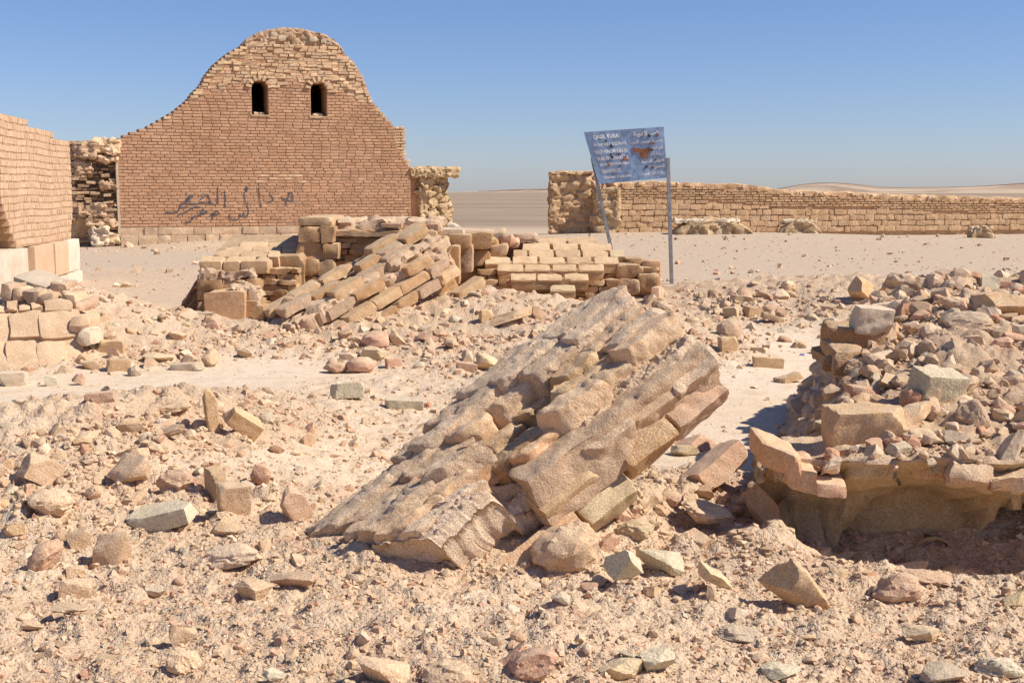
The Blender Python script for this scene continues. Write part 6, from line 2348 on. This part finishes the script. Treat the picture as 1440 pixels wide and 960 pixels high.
def build_scatter():
    r2 = np.random.default_rng(99)
    # pebbles on the ground
    N = 150000
    px, py = r2.uniform(-90, 1530, N), 395 + 600 * r2.random(N) ** 0.92
    P = surf_xy(px, py)
    rub = rub_mask(P[:, 0], P[:, 1])
    keep = r2.random(N) < (0.05 + 0.95 * rub) * 0.30
    keep &= (P[:, 1] > 3.2) & (P[:, 1] < 24)
    P = P[keep]
    s = 2.0 * (1 - r2.random(len(P))) ** -0.55
    s = np.clip(s, 2.0, 10)
    size = s * P[:, 1] / F_PX
    P[:, 2] = ground_z(P[:, 0], P[:, 1]) + size * r2.uniform(-0.18, 0.14, len(P))
    o = scatter_mesh('pebbles', P, size, 3, 0)
    tag(o, kind='stuff')
    # coarser rubble bits
    N = 21000
    px, py = r2.uniform(-90, 1530, N), 400 + 580 * r2.random(N)
    P = surf_xy(px, py)
    rub = rub_mask(P[:, 0], P[:, 1])
    slopes = blob_sum(P[:, 0], P[:, 1], [(-2.35, 8.0, 0.9, 1.7, 1.0, -0.25), (-1.6, 14.6, 2.0, 1.4, 1, 0), (-4.4, 13.6, 1.3, 1.3, 1, 0), (3.2, 17.6, 2.4, 2.4, 1, 0), (0.9, 6.8, 0.7, 0.7, 0.9, 0)])
    keep = r2.random(N) < np.clip(0.10 + 0.9 * slopes, 0, 1) * rub
    P = P[keep & (P[:, 1] > 3.4) & (P[:, 1] < 22)]
    s = np.clip(5.0 * (1 - r2.random(len(P))) ** -0.55, 5.0, 27)
    size = s * P[:, 1] / F_PX
    P[:, 2] = ground_z(P[:, 0], P[:, 1]) + size * r2.uniform(-0.12, 0.16, len(P))
    tag(scatter_mesh('rubble', P, size, 4, 2, 0.7), kind='stuff')
    # rubble on the vault remnant
    N = 8000
    x, y = r2.uniform(1.2, 4.8, N), r2.uniform(5.8, 10.4, N)
    z = ruin_z(x, y)
    k = z > 0
    P = np.column_stack([x, y, z])[k]
    s = np.clip(4.0 * (1 - r2.random(len(P))) ** -0.72, 4.0, 36)
    size = s * P[:, 1] / F_PX
    P[:, 2] += size * r2.uniform(-0.1, 0.25, len(P)) + 0.015
    tag(scatter_mesh('rubble', P, size, 5, 2, 0.7), kind='stuff')
    # rubble around the ruins far back
    N = 2600
    px, py = r2.uniform(-20, 1460, N), r2.uniform(318, 352, N)
    P = surf_xy(px, py)
    w = np.exp(-((P[:, 1] - 40) / 3) ** 2) * (np.abs(P[:, 0] + 7.5) < 5.5) + 0.35 * np.exp(-((P[:, 1] - 46) / 2.2) ** 2) * (P[:, 0] > 1.5) + 1.0 * np.exp(-((P[:, 0] + 2.0) ** 2 + (P[:, 1] - 41.5) ** 2) / 1.3)
    P = P[r2.random(len(P)) < 0.6 * w]
    size = np.clip(0.05 * (1 - r2.random(len(P))) ** -0.5, 0.05, 0.32)
    P[:, 2] = ground_z(P[:, 0], P[:, 1]) + 0.1 * size
    tag(scatter_mesh('rubble', P, size, 6, 1, 0.7), kind='stuff')
    # sparse stones on the gravel flat behind
    N = 1500
    px, py = r2.uniform(-40, 1480, N), r2.uniform(330, 410, N)
    P = surf_xy(px, py)
    P = P[(P[:, 1] > 19) & (P[:, 1] < 47)]
    size = np.clip(0.022 * (1 - r2.random(len(P))) ** -0.5, 0.022, 0.16)
    P[:, 2] = ground_z(P[:, 0], P[:, 1]) + 0.1 * size
    tag(scatter_mesh('pebbles', P, size, 7, 0, 0.7), kind='stuff')
    # rubble lying on top of the enclosure wall
    P = np.array(encl_top)
    size = np.clip(0.07 * (1 - r2.random(len(P))) ** -0.45, 0.07, 0.24)
    tag(scatter_mesh('top_rubble', P, size, 8, 1, 0.7, encl), kind='stuff')


build_scatter()


def build_litter():
    """A pale splinter of wood and a scrap of blue plastic among the stones."""
    p = march(364, 722)
    o = tube('wood_splinter', p + np.array([0, 0.0, 0.012]), p + np.array([0.045, 0.10, 0.035]), 0.006, M['pale'], None, n=7)
    tag(o, 'thin pale splinter of wood leaning on the stones left of the angular pink brick', 'stick')
    p = march(1129, 500)
    o = obox('plastic_scrap', p - np.array([0.03, 0.02, 0.0]), (0.045, 0.01, 0), (0.0, 0.03, 0.01), (0, 0, 0.015), None, step=0.02, rough=0.01, freq=9, rnd_r=0.008, mat=M['scrap'], seed=3)
    tag(o, 'tiny scrap of blue plastic at the edge of the smooth pale ground', 'litter')


M['scrap'] = flat('scrap', (0.22, 0.20, 0.46), 0.5, 0.0, 0.2)
build_litter()
